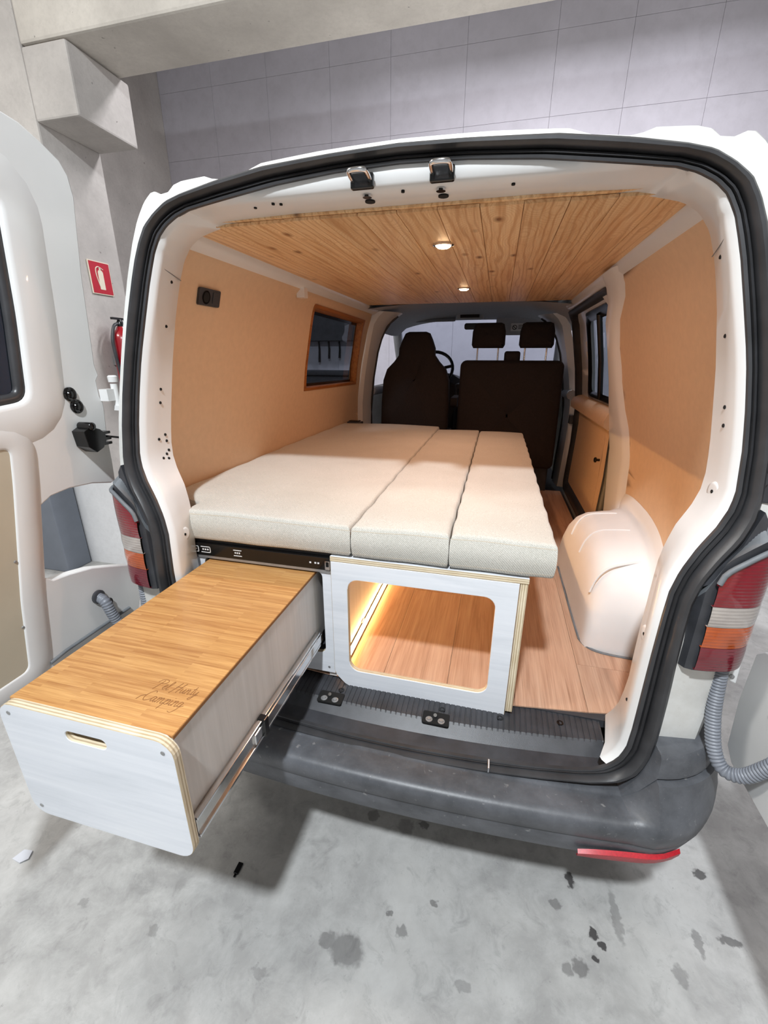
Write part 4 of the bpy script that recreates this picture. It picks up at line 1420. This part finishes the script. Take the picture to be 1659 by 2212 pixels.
# ------------------------------------------------------------ ceiling spots
for i, (x, y, lab) in enumerate(((.045, .452, 'warm recessed spot lamp in the pine ceiling, nearer the rear opening'), (.04, 1.385, 'warm recessed spot lamp in the pine ceiling, deeper in near the headrests'))):
    t = thing('ceiling_spot', (x, y, 1.997), lab, 'lamp', 'spot lamps in the pine ceiling')
    MB().lathe((x, y, 1.9985), (0, 0, -1), [(.034, 0), (.034, .003), (.029, .005), (.026, .003)], 28).build('lamp_ring', 'chrome', t, smooth=40)
    MB().lathe((x, y, 1.9965), (0, 0, -1), [(.025, 0), (.025, .003), (.018, .008), (.008, .0095)], 24).build('lamp_diffuser', 'emit_warm', t)
    l = bpy.data.lights.new('spot_light', 'AREA')
    l.energy = 4.0; l.color = (1, .57, .37); l.shape = 'DISK'; l.size = .05
    lo = bpy.data.objects.new('spot_light', l); C.objects.link(lo); lo.location = (x, y, 1.985)

# power socket on the left lining
zc_ = 1.848
def soc(u, v, d):
    return (-(wx(v) - d), u, v)
ps = thing('power_socket', (-.735, .32, 1.79), 'black double power socket plate on the tan left-hand lining', 'socket')
MB().prism(rrect(.262, .380, 1.823, 1.876, .006), 0, .009, soc).build('cover_plate', 'black_plastic', ps, bevel=.002)
MB().prism([(.300 + .021 * math.cos(a), zc_ + .021 * math.sin(a)) for a in [2 * PI * k / 20 for k in range(20)]], .006, .0105, soc).build('outlet_ring', 'black_gloss', ps)
MB().prism([(.300 + .016 * math.cos(a), zc_ + .016 * math.sin(a)) for a in [2 * PI * k / 20 for k in range(20)]], .006, .0110, soc).build('outlet_well', 'dark_hole', ps)
MB().prism(rrect(.335, .370, 1.832, 1.868, .004), .006, .0115, soc).build('rocker_switch', 'black_plastic', ps, bevel=.001)

# ------------------------------------------------------------ bed box
bx = thing('bed_box', (-.15, 1.0, .60), 'white washed plywood bed base with a rounded opening and a lit floor inside', 'bed base')
fpan = [(-.205, 1.057), (-.205, .645), (-.198, .625), (-.17, .596), (-.15, .585), (-.12, .582), (.363, .582), (.363, 1.057)]
hole = rrect(-.150, .302, .655, 1.001, .035)
MB().prism(fpan, -.014, .004, XZ, [hole], 0, 1).build('front_panel', ['white_ply', 'edge_y'], bx, bevel=.0015, segs=1)
MB().prism([(-.205, -.014), (.386, -.014), (.386, 1.9), (-.205, 1.9)], 1.058, 1.074, XY, (), 0, 1).build('top_board', ['white_ply', 'edge_z'], bx)
sidep = rrect(.004, 1.9, .601, 1.057, .002)
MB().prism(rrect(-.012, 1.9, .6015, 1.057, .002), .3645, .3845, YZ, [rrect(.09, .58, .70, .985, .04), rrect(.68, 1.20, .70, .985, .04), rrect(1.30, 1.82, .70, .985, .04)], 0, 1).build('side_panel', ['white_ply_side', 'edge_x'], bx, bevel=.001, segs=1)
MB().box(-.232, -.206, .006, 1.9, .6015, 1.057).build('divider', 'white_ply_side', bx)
MB().box(-.205, .364, 1.88, 1.898, .6015, 1.057).build('rear_panel', 'white_ply', bx)
MB().box(-.86, -.745, 2.068, 2.13, .6015, 1.19).build('end_post', 'black_plastic', bx, bevel=.006)
MB().box(-.845, -.765, 2.075, 2.122, 1.19, 1.197).build('socket_plate', 'black_gloss', bx, bevel=.002)
# slide-out unit carcass
op = rrect(-.668, -.238, .700, 1.012, .022)
MB().prism([(-.735, .622), (-.206, .622), (-.206, 1.021), (-.735, 1.021)], -.004, .012, XZ, [op], 0, 1).build('drawer_face', ['white_ply', 'edge_y'], bx, bevel=.001, segs=1)
MB().prism([(-.86, .20), (-.206, .20), (-.206, 1.9), (-.86, 1.9)], 1.058, 1.0735, XY, (), 0, 1).build('top_board', ['white_ply', 'edge_z'], bx)
MB().prism(rrect(-.664, -.242, .704, 1.008, .02), .16, .162, XZ).build('carcass_back', 'dark_hole', bx)
cz_ = MB(); cz_.loft([[(u, y, v) for u, v in rrect(-.668, -.238, .700, 1.012, .022)] for y in (.0125, .16)], True)
cz_.build('carcass_liner', 'black_plastic', bx)
MB().box(-.740, -.205, -.010, .004, 1.012, 1.022).build('alloy_strip', 'grey_metal', bx, bevel=.001)
br_ = MB().box(-.735, -.2055, -.012, .004, 1.0225, 1.066).build('bed_slide_rail', 'black_gloss', bx, bevel=.002)
MB().box(-.735, -.2055, .005, .20, 1.0225, 1.0725).build('rail_support', 'black_plastic', bx)
pr = MB()
def mark(x, w_, open_left=True, tail=True):
    z0_, z1_ = 1.034, 1.056
    t_ = .0022
    pr.box(x, x + w_, -.0132, -.012, z1_ - t_, z1_); pr.box(x, x + w_, -.0132, -.012, z0_, z0_ + t_)
    if tail:
        pr.box(x + w_ - t_, x + w_, -.0132, -.012, z0_, z1_)
    for j in range(3):
        pr.box(x + w_ * (.15 + .25 * j), x + w_ * (.30 + .25 * j), -.0132, -.012, 1.043, 1.048)
mark(-.715, .038); mark(-.668, .036); mark(-.545, .030, tail=False)
for x in (-.275, -.258, -.248):
    pr.box(x, x + .006, -.0132, -.012, 1.042, 1.047)
pr.build('printed_marks', 'print_white', br_)
MB().prism(rrect(-.222, -.206, 1.026, 1.056, .002), -.016, -.011, XZ, [rrect(-.219, -.209, 1.036, 1.053, .002)]).build('rail_stop', 'chrome', br_)
for x, z in ((-.228, .645),):
    MB().lathe((x, -.004, z), (0, -1, 0), [(.004, 0), (.004, .002), (.002, .002)], 10).build('screw', 'grey_metal', bx)
MB().box(-.2055, -.2015, .04, 1.86, .602, .622).box(-.2015, -.190, .04, 1.86, .602, .608).build('led_profile', 'grey_metal', bx)
note(MB().box(-.2010, -.192, .04, 1.86, .6082, .6130).build('led_strip', 'emit_led', bx), 'glowing warm LED strip')
for y in (.30, .72):
    MB().box(-.2057, -.2035, y, y + .03, .625, .632).build('led_clip', 'grey_metal', bx)

# ------------------------------------------------------------ pull-out drawer
dw = thing('kitchen_drawer', (-.455, -.35, .70), 'pull-out white plywood box drawer with a bamboo top, slid open towards the floor', 'drawer')
MB().prism(rrect(-.660, -.250, .703, 1.009, .038), -.676, -.658, XZ, [rrect(-.498, -.402, .951, .976, .0124)], 0, 1).build('front_panel', ['white_ply', 'edge_y'], dw, bevel=.0012, segs=1)
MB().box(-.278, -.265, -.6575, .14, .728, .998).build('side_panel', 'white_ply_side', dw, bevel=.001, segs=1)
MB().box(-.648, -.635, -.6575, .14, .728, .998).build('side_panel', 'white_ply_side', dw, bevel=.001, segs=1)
MB().box(-.635, -.278, -.6575, .14, .730, .742).build('bottom_panel', 'white_ply', dw)
MB().box(-.635, -.278, .125, .14, .742, .990).build('back_panel', 'white_ply', dw)
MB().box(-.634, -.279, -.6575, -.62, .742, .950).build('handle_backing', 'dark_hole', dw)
tp = MB().box(-.649, -.2635, -.6572, .14, .9985, 1.0055).build('bamboo_top', 'bamboo', dw, bevel=.001, segs=1)
MB().box(-.2635, -.2625, -.657, .14, .9965, 1.0035).build('edge_band', 'burn', dw)
for x, z in ((-.633, .986), (-.273, .982), (-.635, .728)):
    MB().lathe((x, -.6755, z), (0, -1, 0), [(.0045, 0), (.0045, .0015), (.002, .0015)], 12).build('screw', 'grey_metal', dw)
# three-part telescopic runner under the side
rl_ = MB().box(-.266, -.252, -.655, -.02, .745, .790).build('drawer_runner', 'steel', dw, bevel=.002)
MB().box(-.2535, -.246, -.44, .13, .752, .783).build('middle_rail', 'chrome', rl_, bevel=.002)
MB().box(-.258, -.2475, -.655, -.02, .740, .7475).build('rail_lip', 'chrome', rl_, bevel=.001)
MB().box(-.258, -.2475, -.655, -.02, .788, .795).build('rail_lip', 'chrome', rl_, bevel=.001)
MB().box(-.262, -.240, -.405, -.385, .744, .797).build('rail_latch', 'black_gloss', rl_, bevel=.002)
MB().box(-.662, -.648, -.655, -.02, .745, .790).build('drawer_runner', 'steel', dw, bevel=.002)
# burnt-in script on the bamboo
eng = MB()
ex0, ey0 = -.385, -.585
def stroke(pts, r=.0008):
    P = smoothpath([(p[0], p[1], 0) for p in pts], 6)
    Q = [(ex0 + (p.x + p.y * .18) * 1.0, ey0 + p.y, 1.0056) for p in P]
    eng.tube(Q, r, 5)
s1 = .012
def word(glyphs, x, y, k):
    for g_ in glyphs:
        if g_ == ' ':
            x += .6 * k; continue
        wd, strokes = GL[g_]
        for s in strokes:
            stroke([(x + a * k, y + b_ * k) for a, b_ in s])
        x += wd * k
GL = {
    'P': (1.3, [[(.1, -.3), (.3, .6), (.5, 1.7)], [(-.3, 1.2), (.1, 1.8), (.9, 1.9), (1.2, 1.5), (.9, 1.1), (.4, 1.0)]]),
    'e': (.62, [[(0, .3), (.35, .6), (.4, .95), (.15, .9), (.1, .3), (.3, 0), (.62, .25)]]),
    'l': (.55, [[(0, .2), (.35, 1.2), (.35, 1.8), (.15, 1.6), (.12, .4), (.3, 0), (.55, .25)]]),
    'H': (1.4, [[(.0, -.4), (.25, .5), (.5, 1.9)], [(.9, -.1), (1.05, .9), (1.25, 1.9)], [(.2, .9), (.7, 1.0), (1.2, .95)]]),
    'u': (.85, [[(0, .9), (.05, .3), (.2, 0), (.45, .3), (.55, .9)], [(.55, .9), (.55, .2), (.7, 0), (.85, .25)]]),
    'n': (.85, [[(.05, .95), (.1, .5), (.08, 0)], [(.1, .55), (.35, .95), (.5, .8), (.5, .2), (.65, 0), (.85, .25)]]),
    'd': (.85, [[(.5, .8), (.2, .95), (.03, .5), (.15, .05), (.4, .2), (.55, .8)], [(.62, 1.9), (.55, .6), (.58, .1), (.85, .2)]]),
    't': (.5, [[(.25, 1.7), (.2, .5), (.25, .05), (.5, .2)], [(0, 1.15), (.5, 1.2)]]),
    'y': (.85, [[(0, .9), (.08, .3), (.25, .1), (.45, .4), (.55, .9)], [(.55, .9), (.5, 0), (.3, -.8), (.0, -.7), (.3, -.2), (.85, .3)]]),
    'C': (1.3, [[(1.0, 1.6), (.7, 1.9), (.2, 1.4), (.05, .6), (.4, 0), (.9, .15), (1.3, .5)], [(-.7, -.1), (-.5, .6), (0, .9)]]),
    'a': (.85, [[(.5, .8), (.2, .95), (.03, .5), (.15, .05), (.4, .2), (.52, .85), (.52, .2), (.65, 0), (.85, .25)]]),
    'm': (1.3, [[(.05, .95), (.1, .5), (.08, 0)], [(.1, .55), (.32, .95), (.45, .7), (.43, 0)], [(.45, .55), (.7, .95), (.85, .75), (.85, .2), (1.0, 0), (1.3, .25)]]),
    'p': (.85, [[(.1, .95), (.05, 0), (-.05, -.9)], [(.1, .6), (.4, .95), (.6, .6), (.45, .05), (.1, .15)], [(.5, .1), (.85, .25)]]),
    'i': (.45, [[(.05, .9), (.05, .3), (.2, 0), (.45, .25)], [(.1, 1.3), (.12, 1.36)]]),
    'g': (.9, [[(.5, .8), (.2, .95), (.03, .5), (.15, .1), (.4, .25), (.52, .85)], [(.52, .85), (.45, -.3), (.1, -1.0), (-.4, -.9)], [(.5, .1), (.9, .4)]])}
word('Pel Hunty', -.005, .022, .0135)
word('Camping', .0, -.012, .0145)
eng.build('engraved_script', 'burn', tp)

# ------------------------------------------------------------ mattress cushions
def mattress(name, x0, x1, y0, y1, lab, notch=None, zt=1.183, zb=1.079):
    nx, ny = 10, 26
    m = MB()
    def edge(d, r=.013):
        return r - math.sqrt(max(0, r * r - max(0, r - d) ** 2)) if d < r else 0
    def P(u, v, top):
        x = x0 + (x1 - x0) * u; y = y0 + (y1 - y0) * v
        if notch and u < .5:
            sh = notch(y)
            x = x + sh * (1 - u / .5)
        d = min((x - x0 if not notch else 1), x1 - x, y - y0, y1 - y)
        d = min(u * (x1 - x0), (1 - u) * (x1 - x0), y - y0, y1 - y)
        crown = .0015 * math.sin(PI * u) + .0022 * math.sin(9 * x + 3 * y) + .0015 * math.sin(23 * y + x * 5)
        wob = .0018 * math.sin(40 * y + 7 * x)
        z = zt + crown - edge(d) if top else zb + edge(d)
        return (x + (wob if 0 < v < 1 else 0), y + (.0018 * math.sin(31 * x) if v < .02 else 0), z)
    us = [0, .004, .012, .03, .07, .2, .35, .5, .65, .8, .93, .97, .988, .996, 1]
    k_ = .1 / (x1 - x0) if x1 - x0 > .1 else 1
    us = [0, .02 * k_, .06 * k_, .13 * k_, .3, .42, .5, .58, .7, 1 - .13 * k_, 1 - .06 * k_, 1 - .02 * k_, 1]
    kv = .1 / (y1 - y0)
    vs_ = [0, .02 * kv, .06 * kv, .13 * kv] + [.02 + .96 * j / 44 for j in range(1, 44)] + [1 - .13 * kv, 1 - .06 * kv, 1 - .02 * kv, 1]
    for top in (True, False):
        m.loft([[P(u, v, top) for u in us] for v in vs_], False)
    # side wall bulging slightly
    per = [(u, 0) for u in us] + [(1, v) for v in vs_[1:]] + [(u, 1) for u in reversed(us[:-1])] + [(0, v) for v in reversed(vs_[1:-1])]
    rg = []
    for j in range(7):
        t = j / 6
        row = []
        for u, v in per:
            a = P(u, v, True); b_ = P(u, v, False)
            bl = .007 * math.sin(PI * t)
            ox = (-.25 * bl if u == 0 else .25 * bl if u == 1 else 0); oy = (-bl if v == 0 else bl if v == 1 else 0)
            row.append((a[0] + ox, a[1] + oy, a[2] + (b_[2] - a[2]) * t))
        rg.append(row)
    m.loft(rg, True)
    t_ = thing(name, ((x0 + x1) / 2, (y0 + y1) / 2, zb), lab, 'cushion', 'mattress cushions on the bed base')
    m.build('cover', 'fabric', t_, smooth=60)
    pp = MB()
    a = [P(u, 0, True) for u in us]
    pp.tube([(p[0], p[1] + .0015, p[2] - .001) for p in a[1:-1]], .0022, 6)
    b2 = [P(u, 0, False) for u in us]
    pp.tube([(p[0], p[1] + .0015, p[2] + .001) for p in b2[1:-1]], .0022, 6)
    pp.build('piping', 'seam', t_, smooth=70)
    return t_

mattress('mattress_cushion', -.885, -.137, -.016, 2.06, 'widest oat fabric mattress cushion, against the wall with the socket', notch=lambda y: .175 * max(0, min(1, (.13 - y) / .06)))
mattress('mattress_cushion', -.132, .157, -.015, 1.93, 'middle oat fabric mattress cushion between two seams')
mattress('mattress_cushion', .162, .447, -.014, 1.90, 'oat fabric mattress cushion overhanging the bed edge by the wheel arch')
